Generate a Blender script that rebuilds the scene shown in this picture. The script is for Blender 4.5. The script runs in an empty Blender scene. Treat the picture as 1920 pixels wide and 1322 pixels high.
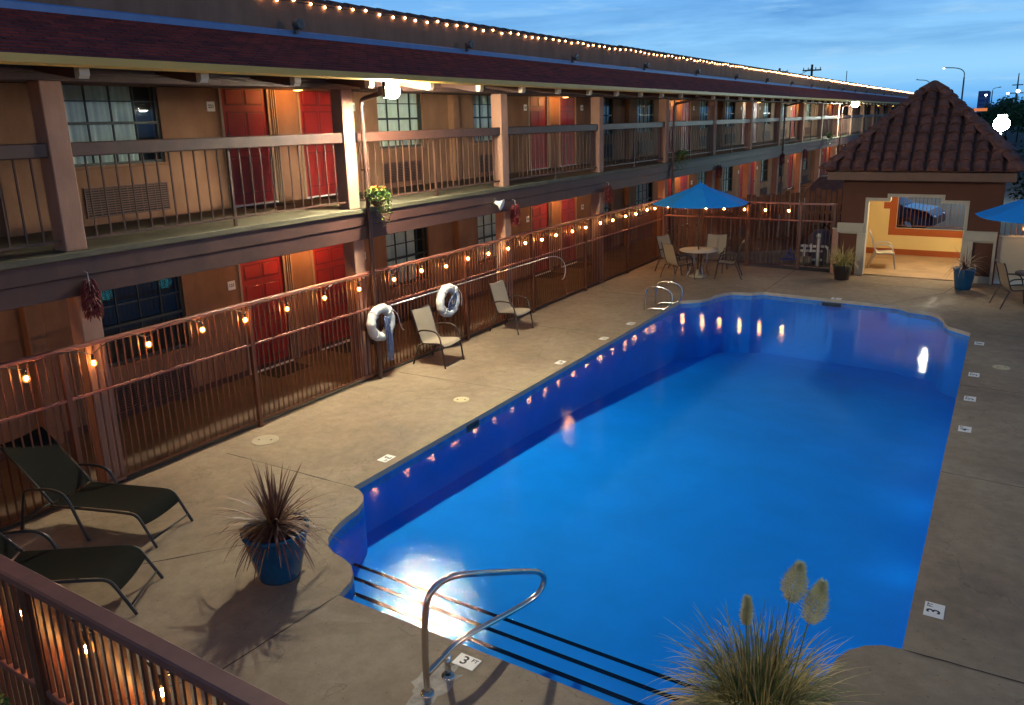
import bpy, math, random
from mathutils import Vector, Matrix
R = random.Random(7)
S = bpy.context.scene
COL = S.collection
PI = math.pi

# ------------------------------------------------------------------ camera
POOLL = 3.6
YAW, PITCH, ROLL, F = 0.565807, 0.246405, -0.027107, 1467.0846
CAM = Vector((8.648739, -4.583663, 4.060161))
fw = Vector((-math.sin(YAW)*math.cos(PITCH), math.cos(YAW)*math.cos(PITCH), -math.sin(PITCH)))
rt = Vector((math.cos(YAW), math.sin(YAW), 0)); up = rt.cross(fw)
r2 = math.cos(ROLL)*rt + math.sin(ROLL)*up; u2 = -math.sin(ROLL)*rt + math.cos(ROLL)*up
cd = bpy.data.cameras.new('camera'); cam = bpy.data.objects.new('camera', cd); COL.objects.link(cam)
M4 = Matrix((r2, u2, -fw)).transposed().to_4x4(); M4.translation = CAM
cam.matrix_world = M4
cd.sensor_width = 36; cd.lens = F/1920*36; cd.shift_y = -(661-600)/1920
cd.clip_start = 0.05; cd.clip_end = 3000
S.camera = cam
S.view_settings.view_transform = 'Standard'; S.view_settings.look = 'None'
S.view_settings.exposure = 0.0; S.view_settings.gamma = 1
S.cycles.use_denoising = True
try: S.cycles.denoiser = 'OPENIMAGEDENOISE'
except Exception: pass
S.cycles.use_light_tree = True
S.cycles.max_bounces = 7; S.cycles.diffuse_bounces = 3; S.cycles.glossy_bounces = 3
S.cycles.transparent_max_bounces = 16; S.cycles.transmission_bounces = 4
S.cycles.sample_clamp_indirect = 4.0; S.cycles.caustics_reflective = False; S.cycles.caustics_refractive = False
S.cycles.blur_glossy = 0.5

# ------------------------------------------------------------------ world: dusk sky with streaked clouds
W = bpy.data.worlds.new('World'); S.world = W; W.use_nodes = True
nt = W.node_tree; nt.nodes.clear()
def N(t, kind, **kw):
    n = t.nodes.new(kind)
    for k, v in kw.items():
        if k in n.inputs: n.inputs[k].default_value = v
        else: setattr(n, k, v)
    return n
def ramp(t, fac, stops, interp='LINEAR'):
    n = t.nodes.new('ShaderNodeValToRGB'); n.color_ramp.interpolation = interp
    el = n.color_ramp.elements
    while len(el) > 1: el.remove(el[-1])
    el[0].position = stops[0][0]; el[0].color = (*stops[0][1], 1)
    for p, c in stops[1:]:
        e = el.new(p); e.color = (*c, 1)
    t.links.new(fac, n.inputs[0]); return n.outputs[0]
tc = N(nt, 'ShaderNodeTexCoord'); sx = N(nt, 'ShaderNodeSeparateXYZ'); nt.links.new(tc.outputs['Generated'], sx.inputs[0])
base = ramp(nt, sx.outputs['Z'], [(0.0,(.07,.28,.72)),(0.010,(.12,.44,.94)),(0.045,(.32,.67,1.0)),(0.09,(.27,.61,1.0)),(0.16,(.15,.42,.88)),(0.30,(.045,.105,.24)),(1.0,(.019,.037,.083))])
mp = N(nt, 'ShaderNodeMapping'); mp.inputs['Scale'].default_value = (2.2, 2.2, 17.0); mp.inputs['Rotation'].default_value=(0,0.012,0)
nt.links.new(tc.outputs['Generated'], mp.inputs[0])
nz = N(nt, 'ShaderNodeTexNoise', Scale=1.3, Detail=9.0, Roughness=0.58, Distortion=0.25); nt.links.new(mp.outputs[0], nz.inputs['Vector'])
cl = ramp(nt, nz.outputs[0], [(0.44,(0,0,0)),(0.60,(1,1,1))])
elev = ramp(nt, sx.outputs['Z'], [(0.060,(0,0,0)),(0.082,(1,1,1))])
mu = N(nt, 'ShaderNodeMath', operation='MULTIPLY'); nt.links.new(cl, mu.inputs[0]); nt.links.new(elev, mu.inputs[1])
mu2 = N(nt, 'ShaderNodeMath', operation='MULTIPLY'); nt.links.new(mu.outputs[0], mu2.inputs[0]); mu2.inputs[1].default_value = 0.55
mx = N(nt, 'ShaderNodeMixRGB'); nt.links.new(mu2.outputs[0], mx.inputs[0]); nt.links.new(base, mx.inputs[1]); mx.inputs[2].default_value = (.055,.24,.60,1)
mp2 = N(nt, 'ShaderNodeMapping'); mp2.inputs['Scale'].default_value = (3.5,3.5,30); mp2.inputs['Location'].default_value=(3,1,0); nt.links.new(tc.outputs['Generated'], mp2.inputs[0])
nz2 = N(nt, 'ShaderNodeTexNoise', Scale=2.4, Detail=7.0, Roughness=0.6); nt.links.new(mp2.outputs[0], nz2.inputs['Vector'])
li = ramp(nt, nz2.outputs[0], [(0.54,(0,0,0)),(0.70,(.5,.5,.5))])
mx2 = N(nt, 'ShaderNodeMixRGB'); nt.links.new(li, mx2.inputs[0]); nt.links.new(mx.outputs[0], mx2.inputs[1]); mx2.inputs[2].default_value = (.42,.70,.96,1)
bg = N(nt, 'ShaderNodeBackground'); nt.links.new(mx2.outputs[0], bg.inputs[0]); bg.inputs[1].default_value = 1.0
wo = N(nt, 'ShaderNodeOutputWorld'); nt.links.new(bg.outputs[0], wo.inputs[0])

# ------------------------------------------------------------------ materials
MATS = {}
def mat(name, col, rough=0.7, metal=0.0, var=0.0, vscale=3.0, bump=0.0, bscale=40.0, spec=0.5, col2=None, emit=None, estr=0, streak=0.0, detail=6):
    if name in MATS: return MATS[name]
    m = bpy.data.materials.new(name); m.use_nodes = True; t = m.node_tree; b = t.nodes['Principled BSDF']
    b.inputs['Base Color'].default_value = (*col, 1); b.inputs['Roughness'].default_value = rough; b.inputs['Metallic'].default_value = metal
    b.inputs['Specular IOR Level'].default_value = spec
    if emit: b.inputs['Emission Color'].default_value = (*emit, 1); b.inputs['Emission Strength'].default_value = estr
    if var > 0 or bump > 0 or col2:
        c = N(t, 'ShaderNodeTexCoord')
    if var > 0 or col2:
        n = N(t, 'ShaderNodeTexNoise', Scale=vscale, Detail=float(detail), Roughness=0.62); t.links.new(c.outputs['Object'], n.inputs['Vector'])
        c2 = col2 or tuple(x*(1-var) for x in col); c1 = col if col2 else tuple(min(1, x*(1+var*0.6)) for x in col)
        o = ramp(t, n.outputs[0], [(0.32, c2), (0.68, c1)])
        if streak:
            ms = N(t, 'ShaderNodeMapping'); ms.inputs['Scale'].default_value = (1.7, 1.7, .5); t.links.new(c.outputs['Object'], ms.inputs[0])
            ns = N(t, 'ShaderNodeTexNoise', Scale=1.4, Detail=7.0, Roughness=.65); t.links.new(ms.outputs[0], ns.inputs['Vector'])
            q = 1-streak; rs = ramp(t, ns.outputs[0], [(0.36, (q, q*.97, q*.93)), (0.60, (1, 1, 1))])
            xm = N(t, 'ShaderNodeMixRGB', blend_type='MULTIPLY'); xm.inputs[0].default_value = 1; t.links.new(o, xm.inputs[1]); t.links.new(rs, xm.inputs[2]); o = xm.outputs[0]
        t.links.new(o, b.inputs['Base Color'])
    if bump > 0:
        n2 = N(t, 'ShaderNodeTexNoise', Scale=bscale, Detail=5.0, Roughness=0.6); t.links.new(c.outputs['Object'], n2.inputs['Vector'])
        bp = N(t, 'ShaderNodeBump', Strength=bump, Distance=0.01); t.links.new(n2.outputs[0], bp.inputs['Height']); t.links.new(bp.outputs[0], b.inputs['Normal'])
    MATS[name] = m; return m
def emis(name, col, s):
    if name in MATS: return MATS[name]
    m = bpy.data.materials.new(name); m.use_nodes = True; t = m.node_tree; t.nodes.clear()
    e = N(t, 'ShaderNodeEmission'); e.inputs[0].default_value = (*col, 1); e.inputs[1].default_value = s
    o = N(t, 'ShaderNodeOutputMaterial'); t.links.new(e.outputs[0], o.inputs[0]); MATS[name] = m; return m

def deck_mat():
    m = bpy.data.materials.new('deck_concrete'); m.use_nodes = True; t = m.node_tree; b = t.nodes['Principled BSDF']
    c = N(t, 'ShaderNodeTexCoord')
    a = N(t, 'ShaderNodeTexNoise', Scale=0.55, Detail=8.0, Roughness=0.65, Distortion=0.4); t.links.new(c.outputs['Object'], a.inputs['Vector'])
    ca = ramp(t, a.outputs[0], [(0.30,(.185,.132,.088)),(0.5,(.262,.196,.130)),(0.72,(.33,.256,.174))])
    f = N(t, 'ShaderNodeTexNoise', Scale=6.0, Detail=10.0, Roughness=0.7); t.links.new(c.outputs['Object'], f.inputs['Vector'])
    cf = ramp(t, f.outputs[0], [(0.30,(.72,.70,.68)),(0.62,(1.04,1.04,1.02))])
    mm = N(t, 'ShaderNodeMixRGB', blend_type='MULTIPLY'); mm.inputs[0].default_value = 0.85; t.links.new(ca, mm.inputs[1]); t.links.new(cf, mm.inputs[2])
    # dark spots and small pits
    v = N(t, 'ShaderNodeTexNoise', Scale=28.0, Detail=4.0, Roughness=0.55); t.links.new(c.outputs['Object'], v.inputs['Vector'])
    cv = ramp(t, v.outputs[0], [(0.29,(.45,.42,.40)),(0.35,(1,1,1))])
    m2 = N(t, 'ShaderNodeMixRGB', blend_type='MULTIPLY'); m2.inputs[0].default_value = 0.8; t.links.new(mm.outputs[0], m2.inputs[1]); t.links.new(cv, m2.inputs[2])
    # hairline cracks
    vo = N(t, 'ShaderNodeTexVoronoi', feature='DISTANCE_TO_EDGE', Scale=0.42); 
    dn = N(t, 'ShaderNodeTexNoise', Scale=1.8, Detail=6.0); t.links.new(c.outputs['Object'], dn.inputs['Vector'])
    va = N(t, 'ShaderNodeVectorMath', operation='MULTIPLY_ADD'); t.links.new(dn.outputs['Color'], va.inputs[0]); va.inputs[1].default_value=(.9,.9,.9); t.links.new(c.outputs['Object'], va.inputs[2])
    t.links.new(va.outputs[0], vo.inputs['Vector'])
    cc = ramp(t, vo.outputs['Distance'], [(0.0,(.55,.5,.46)),(0.0035,(1,1,1))])
    m3 = N(t, 'ShaderNodeMixRGB', blend_type='MULTIPLY'); m3.inputs[0].default_value = 0.55; t.links.new(m2.outputs[0], m3.inputs[1]); t.links.new(cc, m3.inputs[2])
    t.links.new(m3.outputs[0], b.inputs['Base Color'])
    st = N(t, 'ShaderNodeTexNoise', Scale=1.15, Detail=9.0, Roughness=0.72, Distortion=1.2); t.links.new(c.outputs['Object'], st.inputs['Vector'])
    cs = ramp(t, st.outputs[0], [(0.34,(.74,.71,.69)),(0.44,(1,1,1)),(0.60,(1,1,1)),(0.70,(1.12,1.11,1.09))])
    m4 = N(t, 'ShaderNodeMixRGB', blend_type='MULTIPLY'); m4.inputs[0].default_value = 0.8; t.links.new(m3.outputs[0], m4.inputs[1]); t.links.new(cs, m4.inputs[2]); t.links.new(m4.outputs[0], b.inputs['Base Color'])
    rr = ramp(t, st.outputs[0], [(0.36,(.58,.58,.58)),(0.5,(.8,.8,.8))]); t.links.new(rr, b.inputs['Roughness'])
    bn = N(t, 'ShaderNodeTexNoise', Scale=70.0, Detail=6.0, Roughness=0.7); t.links.new(c.outputs['Object'], bn.inputs['Vector'])
    bp = N(t, 'ShaderNodeBump', Strength=0.35, Distance=0.006); t.links.new(bn.outputs[0], bp.inputs['Height']); t.links.new(bp.outputs[0], b.inputs['Normal'])
    return m
DECK = deck_mat()

def shingle_mat():
    m = bpy.data.materials.new('roof_shingle'); m.use_nodes = True; t = m.node_tree; b = t.nodes['Principled BSDF']
    c = N(t, 'ShaderNodeTexCoord'); mp = N(t, 'ShaderNodeMapping'); mp.inputs['Rotation'].default_value=(0,0,PI/2); t.links.new(c.outputs['Object'], mp.inputs[0])
    br = N(t, 'ShaderNodeTexBrick', Scale=1.0); br.inputs['Brick Width'].default_value=.30; br.inputs['Row Height'].default_value=.13; br.inputs['Mortar Size'].default_value=.006
    br.inputs['Color1'].default_value=(.30,.044,.030,1); br.inputs['Color2'].default_value=(.16,.030,.024,1); br.inputs['Mortar'].default_value=(.012,.005,.005,1)
    br.inputs['Bias'].default_value = -0.1
    t.links.new(mp.outputs[0], br.inputs['Vector'])
    n = N(t, 'ShaderNodeTexNoise', Scale=3.0, Detail=8.0, Roughness=.7); t.links.new(c.outputs['Object'], n.inputs['Vector'])
    cr = ramp(t, n.outputs[0], [(.3,(.5,.5,.55)),(.7,(1.25,1.15,1.15))])
    mm = N(t, 'ShaderNodeMixRGB', blend_type='MULTIPLY'); mm.inputs[0].default_value=1; t.links.new(br.outputs[0], mm.inputs[1]); t.links.new(cr, mm.inputs[2])
    t.links.new(mm.outputs[0], b.inputs['Base Color']); b.inputs['Roughness'].default_value=.85; b.inputs['Specular IOR Level'].default_value=.25
    bp = N(t, 'ShaderNodeBump', Strength=.4, Distance=.008); t.links.new(br.outputs['Fac'], bp.inputs['Height']); bp.invert = True; t.links.new(bp.outputs[0], b.inputs['Normal'])
    return m
SHING = shingle_mat()

def fresnel_two_sided(t, ior, normal=None):
    ge = N(t, 'ShaderNodeNewGeometry'); ma = N(t, 'ShaderNodeMath', operation='MULTIPLY_ADD'); t.links.new(ge.outputs['Backfacing'], ma.inputs[0])
    ma.inputs[1].default_value = 1/ior-ior; ma.inputs[2].default_value = ior
    fr = N(t, 'ShaderNodeFresnel'); t.links.new(ma.outputs[0], fr.inputs['IOR'])
    if normal: t.links.new(normal, fr.inputs['Normal'])
    return fr
def water_mat():
    m = bpy.data.materials.new('pool_water'); m.use_nodes = True; t = m.node_tree; t.nodes.clear()
    c = N(t, 'ShaderNodeTexCoord')
    n = N(t, 'ShaderNodeTexNoise', Scale=2.6, Detail=3.0, Roughness=.5); t.links.new(c.outputs['Object'], n.inputs['Vector'])
    n2 = N(t, 'ShaderNodeTexNoise', Scale=13.0, Detail=5.0, Roughness=.6); t.links.new(c.outputs['Object'], n2.inputs['Vector'])
    # ripples are stronger round the return jet at the steps
    d = N(t, 'ShaderNodeVectorMath', operation='DISTANCE'); t.links.new(c.outputs['Object'], d.inputs[0]); d.inputs[1].default_value = (4.6,.35,-.09)
    k = ramp(t, d.outputs['Value'], [(0.0,(1,1,1)),(0.55,(.8,.8,.8)),(1.0,(.10,.10,.10))])
    dv = N(t, 'ShaderNodeMath', operation='DIVIDE'); t.links.new(d.outputs['Value'], dv.inputs[0]); dv.inputs[1].default_value = 2.6
    k = ramp(t, dv.outputs[0], [(0.0,(1,1,1)),(0.35,(.8,.8,.8)),(0.7,(.14,.14,.14)),(1.0,(.05,.05,.05))])
    ad = N(t, 'ShaderNodeMath', operation='MULTIPLY'); t.links.new(n2.outputs[0], ad.inputs[0]); t.links.new(k, ad.inputs[1])
    am = N(t, 'ShaderNodeMath', operation='MULTIPLY_ADD'); t.links.new(n.outputs[0], am.inputs[0]); am.inputs[1].default_value=.30; t.links.new(ad.outputs[0], am.inputs[2])
    bp = N(t, 'ShaderNodeBump', Strength=.34, Distance=.02); t.links.new(am.outputs[0], bp.inputs['Height'])
    gl = N(t, 'ShaderNodeBsdfGlossy'); gl.distribution = 'BECKMANN'; t.links.new(bp.outputs[0], gl.inputs['Normal']); gl.inputs['Color'].default_value=(1,1,1,1)
    ro = N(t, 'ShaderNodeMath', operation='MULTIPLY_ADD'); t.links.new(k, ro.inputs[0]); ro.inputs[1].default_value=.04; ro.inputs[2].default_value=.105; t.links.new(ro.outputs[0], gl.inputs['Roughness'])
    tr = N(t, 'ShaderNodeBsdfTransparent'); tr.inputs[0].default_value = (.35,.90,.99,1)
    fr = fresnel_two_sided(t, 1.33, bp.outputs[0])
    mi = N(t, 'ShaderNodeMixShader'); t.links.new(fr.outputs[0], mi.inputs[0]); t.links.new(tr.outputs[0], mi.inputs[1]); t.links.new(gl.outputs[0], mi.inputs[2])
    o = N(t, 'ShaderNodeOutputMaterial'); t.links.new(mi.outputs[0], o.inputs[0]); return m
WATER = water_mat()
def glass_mat(name, tint, rough=.03):
    m = bpy.data.materials.new(name); m.use_nodes = True; t = m.node_tree; t.nodes.clear()
    gl = N(t, 'ShaderNodeBsdfGlossy', Roughness=rough); tr = N(t, 'ShaderNodeBsdfTransparent'); tr.inputs[0].default_value = (*tint,1)
    fr = fresnel_two_sided(t, 1.5); mi = N(t, 'ShaderNodeMixShader')
    t.links.new(fr.outputs[0], mi.inputs[0]); t.links.new(tr.outputs[0], mi.inputs[1]); t.links.new(gl.outputs[0], mi.inputs[2])
    o = N(t, 'ShaderNodeOutputMaterial'); t.links.new(mi.outputs[0], o.inputs[0]); return m
GLASS = glass_mat('window_glass', (.82,.90,.88))

STUCCO = mat('stucco_tan', (.295,.150,.080), .9, var=.16, streak=.20, vscale=1.3, bump=.35, bscale=60)
PINK = mat('stucco_column', (.44,.235,.155), .88, var=.12, streak=.22, vscale=2, bump=.3, bscale=70)
FASC = mat('painted_fascia', (.080,.031,.022), .6, streak=.2, var=.25, vscale=1.6, bump=.2, bscale=25)
DARKW = mat('dark_brown_wood', (.085,.040,.028), .7, var=.25, vscale=3, bump=.2, bscale=20)
RAIL = mat('railing_brown', (.078,.032,.020), .5, var=.3, vscale=4)
CREAMG = mat('gutter_cream', (.66,.40,.085), .45, var=.08, vscale=2)
TAIL = mat('rafter_tail_cream', (.62,.52,.36), .6, var=.1)
DOORR = mat('door_red', (.34,.016,.010), .5, var=.16, streak=.15, vscale=1.5)
TRIMT = mat('door_trim_tan', (.36,.24,.15), .6)
WHITE = mat('white_paint', (.75,.73,.68), .5)
INK = mat('black_ink', (.02,.02,.025), .6)
WFRAME = mat('window_frame_green', (.022,.035,.032), .45)
CURT = mat('curtain_fabric', (.78,.80,.72), .9, var=.1, vscale=5)
BLACKI = mat('room_dark', (.015,.014,.013), .9)
GRILLE = mat('ac_grille_brown', (.14,.06,.04), .55, var=.2)
SLAB = mat('walkway_slab', (.11,.095,.055), .75, var=.25, vscale=2.2, bump=.25, bscale=40)
WALK = mat('walkway_ground', (.11,.075,.045), .8, var=.3, vscale=1.6, bump=.25, bscale=40)
FLASH = mat('metal_flashing', (.13,.23,.44), .45, metal=.2, var=.12, vscale=5)
PARAP = mat('parapet_stucco', (.30,.165,.105), .9, var=.12, streak=.22, vscale=.9, bump=.25, bscale=40)
CLAYC = mat('parapet_cap_clay', (.10,.045,.035), .8, var=.3, vscale=5)
IRON = mat('fence_iron', (.105,.031,.013), .45, var=.25, vscale=6)
IRONT = mat('fence_rail_top', (.26,.088,.058), .5, var=.2, vscale=5)
STEEL = mat('stainless_steel', (.62,.58,.52), .16, metal=1.0)
ALU = mat('aluminium_pole', (.6,.6,.6), .3, metal=.9)
SLINGB = mat('sling_beige', (.30,.245,.175), .8, bump=.25, bscale=220, var=.06)
SLINGD = mat('sling_charcoal', (.007,.008,.006), .85, bump=.35, bscale=260, var=.12, vscale=8, spec=.12)
FRAMED = mat('chair_frame_bronze', (.035,.022,.016), .38)
FRAMEB = mat('lounger_frame_black', (.018,.020,.020), .32)
BULB = emis('bulb_glow', (1,.46,.12), 420)
BULBS = bpy.data.materials.new('bulb_halo_glow'); BULBS.use_nodes = True; _t = BULBS.node_tree; _t.nodes.clear()  # weakly glowing orange shell that stands in for the bulb's halo
_e = N(_t, 'ShaderNodeEmission'); _e.inputs[0].default_value = (1,.34,.05,1); _e.inputs[1].default_value = 2.2
_r = N(_t, 'ShaderNodeBsdfTransparent'); _x = N(_t, 'ShaderNodeMixShader'); _x.inputs[0].default_value = .40; _t.links.new(_r.outputs[0], _x.inputs[1]); _t.links.new(_e.outputs[0], _x.inputs[2])
_o = N(_t, 'ShaderNodeOutputMaterial'); _t.links.new(_x.outputs[0], _o.inputs[0])
BULBR = emis('roof_bulb_glow', (1,.50,.20), 26)
LAMPO = emis('ceiling_lamp_glow', (1,.50,.14), 16)
BLACKP = mat('black_plastic', (.012,.012,.012), .45)
BLUEP = mat('blue_glazed_pot', (.008,.075,.17), .22, var=.25, vscale=5)
DARKP = mat('dark_pot', (.02,.013,.012), .4)
SOIL = mat('potting_soil', (.03,.02,.014), .95, bump=.6, bscale=60)
UMB = mat('umbrella_blue', (.008,.30,.78), .75, bump=.1, bscale=120, var=.08, vscale=4)
LIFEW = mat('life_ring_white', (.72,.72,.66), .5, var=.08, vscale=6, bump=.15, bscale=30)
ROPEB = mat('rope_blue_grey', (.14,.19,.34), .85, bump=.5, bscale=120)
ROPEW = mat('rope_white', (.6,.55,.5), .85)
CLAY = mat('clay_tile', (.155,.058,.036), .78, var=.45, vscale=3.2, bump=.3, bscale=25)
CREAMT = mat('cream_trim', (.50,.43,.30), .8, var=.08, vscale=2, bump=.25, bscale=50)
BROWNW = mat('pavilion_brown', (.115,.040,.018), .85, var=.15, vscale=1.2, bump=.3, bscale=50)
FASCB = mat('pavilion_fascia', (.17,.085,.045), .7, var=.15)
YELLOW = mat('interior_yellow', (.72,.53,.22), .9, var=.05, vscale=1.5, bump=.2, bscale=50)
ORANGE = mat('interior_orange', (.30,.070,.014), .9, var=.08, vscale=2)
TILEF = mat('pavilion_floor', (.46,.31,.17), .55, var=.25, vscale=1.8, bump=.1, bscale=20)
WOODF = mat('cedar_board', (.17,.072,.038), .85, var=.35, vscale=2.5, bump=.4, bscale=18)
ASPH = mat('asphalt', (.030,.031,.036), .9, var=.3, vscale=.3, bump=.3, bscale=8)
JOINT = mat('joint_dark', (.05,.035,.028), .95)
COPE = mat('coping_concrete', (.42,.36,.25), .7, var=.15, vscale=4, bump=.2, bscale=50)
BASIN = mat('basin_blue', (.0005,.240,.78), .8, var=.10, vscale=.9)
TILEB = mat('waterline_tile_blue', (.03,.30,.70), .3, var=.4, vscale=7, col2=(.01,.12,.42))
NOSE = mat('step_nosing_navy', (.003,.006,.02), 1.0, spec=0)
GREENL = mat('leaf_green', (.05,.12,.025), .6, var=.5, vscale=14)
GREEND = mat('leaf_dark_green', (.03,.075,.028), .65, var=.5, vscale=4)
LEAFY = mat('leaf_yellow_green', (.22,.28,.04), .6, var=.5, vscale=20)
SPIKE = mat('cordyline_leaf', (.20,.075,.045), .5, var=.5, vscale=9, col2=(.055,.032,.02))
SPIKE2 = mat('cordyline_leaf_tan', (.27,.16,.075), .6, var=.3, vscale=9)
GRASSG = mat('grass_blade_green', (.20,.22,.06), .6, var=.5, vscale=9)
GRASST = mat('grass_blade_tan', (.62,.46,.17), .65, var=.4, vscale=9)
PLUME = mat('plume_cream', (.92,.86,.50), .9, var=.2, vscale=15)
BARK = mat('bark', (.06,.045,.03), .9, bump=.5, bscale=20)
PVC = mat('pvc_white', (.62,.60,.52), .4, var=.12, vscale=6)
TANKG = mat('tank_grey', (.06,.06,.10), .45)
HOSE = mat('hose_blue', (.01,.06,.28), .45)
CHILI = mat('chili_red', (.13,.006,.008), .4, var=.4, vscale=12)
MATD = mat('door_mat_dark', (.012,.011,.010), .95, bump=.5, bscale=150)
PIPE = mat('downpipe_brown', (.07,.032,.022), .45)
TABLET = mat('table_top_cream', (.58,.50,.38), .4, var=.05)
LIDM = mat('skimmer_lid_cream', (.50,.42,.24), .6, var=.1, vscale=12)
CAMG = mat('fixture_grey', (.11,.10,.09), .4)
PATCH = mat('mortar_patch', (.46,.42,.35), .9, var=.35, vscale=12, bump=.5, bscale=60)

# ------------------------------------------------------------------ mesh builder
class MB:
    def __init__(s): s.v=[]; s.f=[]; s.m=[]; s.mi=0; s.sm=[]
    def quad(s, a,b,c,d, smooth=False):
        i=len(s.v); s.v += [tuple(a),tuple(b),tuple(c),tuple(d)]; s.f.append((i,i+1,i+2,i+3)); s.m.append(s.mi); s.sm.append(smooth); return s
    def tri(s,a,b,c):
        i=len(s.v); s.v += [tuple(a),tuple(b),tuple(c)]; s.f.append((i,i+1,i+2)); s.m.append(s.mi); s.sm.append(False); return s
    def box(s, x0,x1,y0,y1,z0,z1, bev=0.0):
        if bev<=0:
            i=len(s.v)
            s.v += [(x,y,z) for z in (z0,z1) for y in (y0,y1) for x in (x0,x1)]
            for q in ((0,2,3,1),(4,5,7,6),(0,1,5,4),(2,6,7,3),(0,4,6,2),(1,3,7,5)):
                s.f.append(tuple(i+k for k in q)); s.m.append(s.mi); s.sm.append(False)
            return s
        b=min(bev,(x1-x0)/2.01,(y1-y0)/2.01,(z1-z0)/2.01)
        # chamfered box
        i=len(s.v); idx={}
        for ix,X in enumerate((x0,x1)):
            for iy,Y in enumerate((y0,y1)):
                for iz,Z in enumerate((z0,z1)):
                    dx=b if ix==0 else -b; dy=b if iy==0 else -b; dz=b if iz==0 else -b
                    idx[ix,iy,iz,'x']=len(s.v); s.v.append((X,Y+dy,Z+dz))
                    idx[ix,iy,iz,'y']=len(s.v); s.v.append((X+dx,Y,Z+dz))
                    idx[ix,iy,iz,'z']=len(s.v); s.v.append((X+dx,Y+dy,Z))
        def F(*k): s.f.append(tuple(idx[q] for q in k)); s.m.append(s.mi); s.sm.append(False)
        for a in (0,1):
            q=[(a,0,0,'x'),(a,0,1,'x'),(a,1,1,'x'),(a,1,0,'x')]; F(*(q if a==0 else q[::-1]))
            q=[(0,a,0,'y'),(1,a,0,'y'),(1,a,1,'y'),(0,a,1,'y')]; F(*(q if a==0 else q[::-1]))
            q=[(0,0,a,'z'),(0,1,a,'z'),(1,1,a,'z'),(1,0,a,'z')]; F(*(q if a==0 else q[::-1]))
        for a in (0,1):
            for c in (0,1):
                F((a,c,0,'x'),(a,c,1,'x'),(a,c,1,'y'),(a,c,0,'y'))
                F((a,0,c,'x'),(a,1,c,'x'),(a,1,c,'z'),(a,0,c,'z'))
                F((0,a,c,'y'),(1,a,c,'y'),(1,a,c,'z'),(0,a,c,'z'))
                for e in (0,1): F((a,c,e,'x'),(a,c,e,'y'),(a,c,e,'z')) if True else None
        return s
    def tube(s, pts, r, n=8, caps=True, closed=False):
        P=[Vector(p) for p in pts]; rings=[]; k=len(P)
        rr = r if isinstance(r,(list,tuple)) else [r]*k
        prev=None
        for i,p in enumerate(P):
            if closed: t=(P[(i+1)%k]-P[i-1])
            else: t = (P[min(i+1,k-1)]-P[max(i-1,0)])
            t.normalize()
            if prev is None:
                a=Vector((0,0,1)) if abs(t.z)<.9 else Vector((1,0,0)); u=t.cross(a).normalized()
            else:
                u=(prev-t*prev.dot(t)).normalized()
            prev=u; w=t.cross(u); st=len(s.v)
            for j in range(n):
                an=2*PI*j/n; q=p+(u*math.cos(an)+w*math.sin(an))*rr[i]; s.v.append(tuple(q))
            rings.append(st)
        m = k if closed else k-1
        for i in range(m):
            a,b=rings[i],rings[(i+1)%k]
            for j in range(n):
                s.f.append((a+j,a+(j+1)%n,b+(j+1)%n,b+j)); s.m.append(s.mi); s.sm.append(True)
        if caps and not closed:
            s.f.append(tuple(rings[0]+j for j in range(n))[::-1]); s.m.append(s.mi); s.sm.append(False)
            s.f.append(tuple(rings[-1]+j for j in range(n))); s.m.append(s.mi); s.sm.append(False)
        return s
    def lathe(s, prof, n=28, c=(0,0,0), axis='z'):
        rings=[]
        for r,z in prof:
            st=len(s.v)
            for j in range(n):
                a=2*PI*j/n; x,y=r*math.cos(a),r*math.sin(a)
                if axis=='z': q=(c[0]+x,c[1]+y,c[2]+z)
                elif axis=='x': q=(c[0]+z,c[1]+x,c[2]+y)
                else: q=(c[0]+x,c[1]+z,c[2]+y)
                s.v.append(q)
            rings.append(st)
        for a,b in zip(rings,rings[1:]):
            for j in range(n): s.f.append((a+j,a+(j+1)%n,b+(j+1)%n,b+j)); s.m.append(s.mi); s.sm.append(True)
        return s
    def disc(s, c, r, n=24, z=0):
        st=len(s.v)
        for j in range(n):
            a=2*PI*j/n; s.v.append((c[0]+r*math.cos(a),c[1]+r*math.sin(a),c[2]))
        s.f.append(tuple(range(st,st+n))); s.m.append(s.mi); s.sm.append(False); return s
    def sphere(s, c, r, n=8, m=6, sc=(1,1,1)):
        prof=[]; rings=[]
        for i in range(m+1):
            th=PI*i/m; st=len(s.v)
            for j in range(n):
                a=2*PI*j/n; s.v.append((c[0]+sc[0]*r*math.sin(th)*math.cos(a), c[1]+sc[1]*r*math.sin(th)*math.sin(a), c[2]-sc[2]*r*math.cos(th)))
            rings.append(st)
        for a,b in zip(rings,rings[1:]):
            for j in range(n): s.f.append((a+j,a+(j+1)%n,b+(j+1)%n,b+j)); s.m.append(s.mi); s.sm.append(True)
        return s
    def ribbon(s, pts, w, side, fold=0.0):
        st=len(s.v); k=len(pts)
        for p,ww in zip(pts,w):
            p=Vector(p); s.v.append(tuple(p-side*ww)); s.v.append(tuple(p+Vector((0,0,-fold*ww)))); s.v.append(tuple(p+side*ww))
        for i in range(k-1):
            a=st+3*i
            s.f.append((a,a+1,a+4,a+3)); s.f.append((a+1,a+2,a+5,a+4)); s.m += [s.mi,s.mi]; s.sm += [True,True]
        return s
    def grid(s, rows, smooth=True):
        st=len(s.v); n=len(rows[0])
        for r in rows: s.v += [tuple(p) for p in r]
        for i in range(len(rows)-1):
            for j in range(n-1):
                a=st+i*n+j; s.f.append((a,a+1,a+n+1,a+n)); s.m.append(s.mi); s.sm.append(smooth)
        return s
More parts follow.
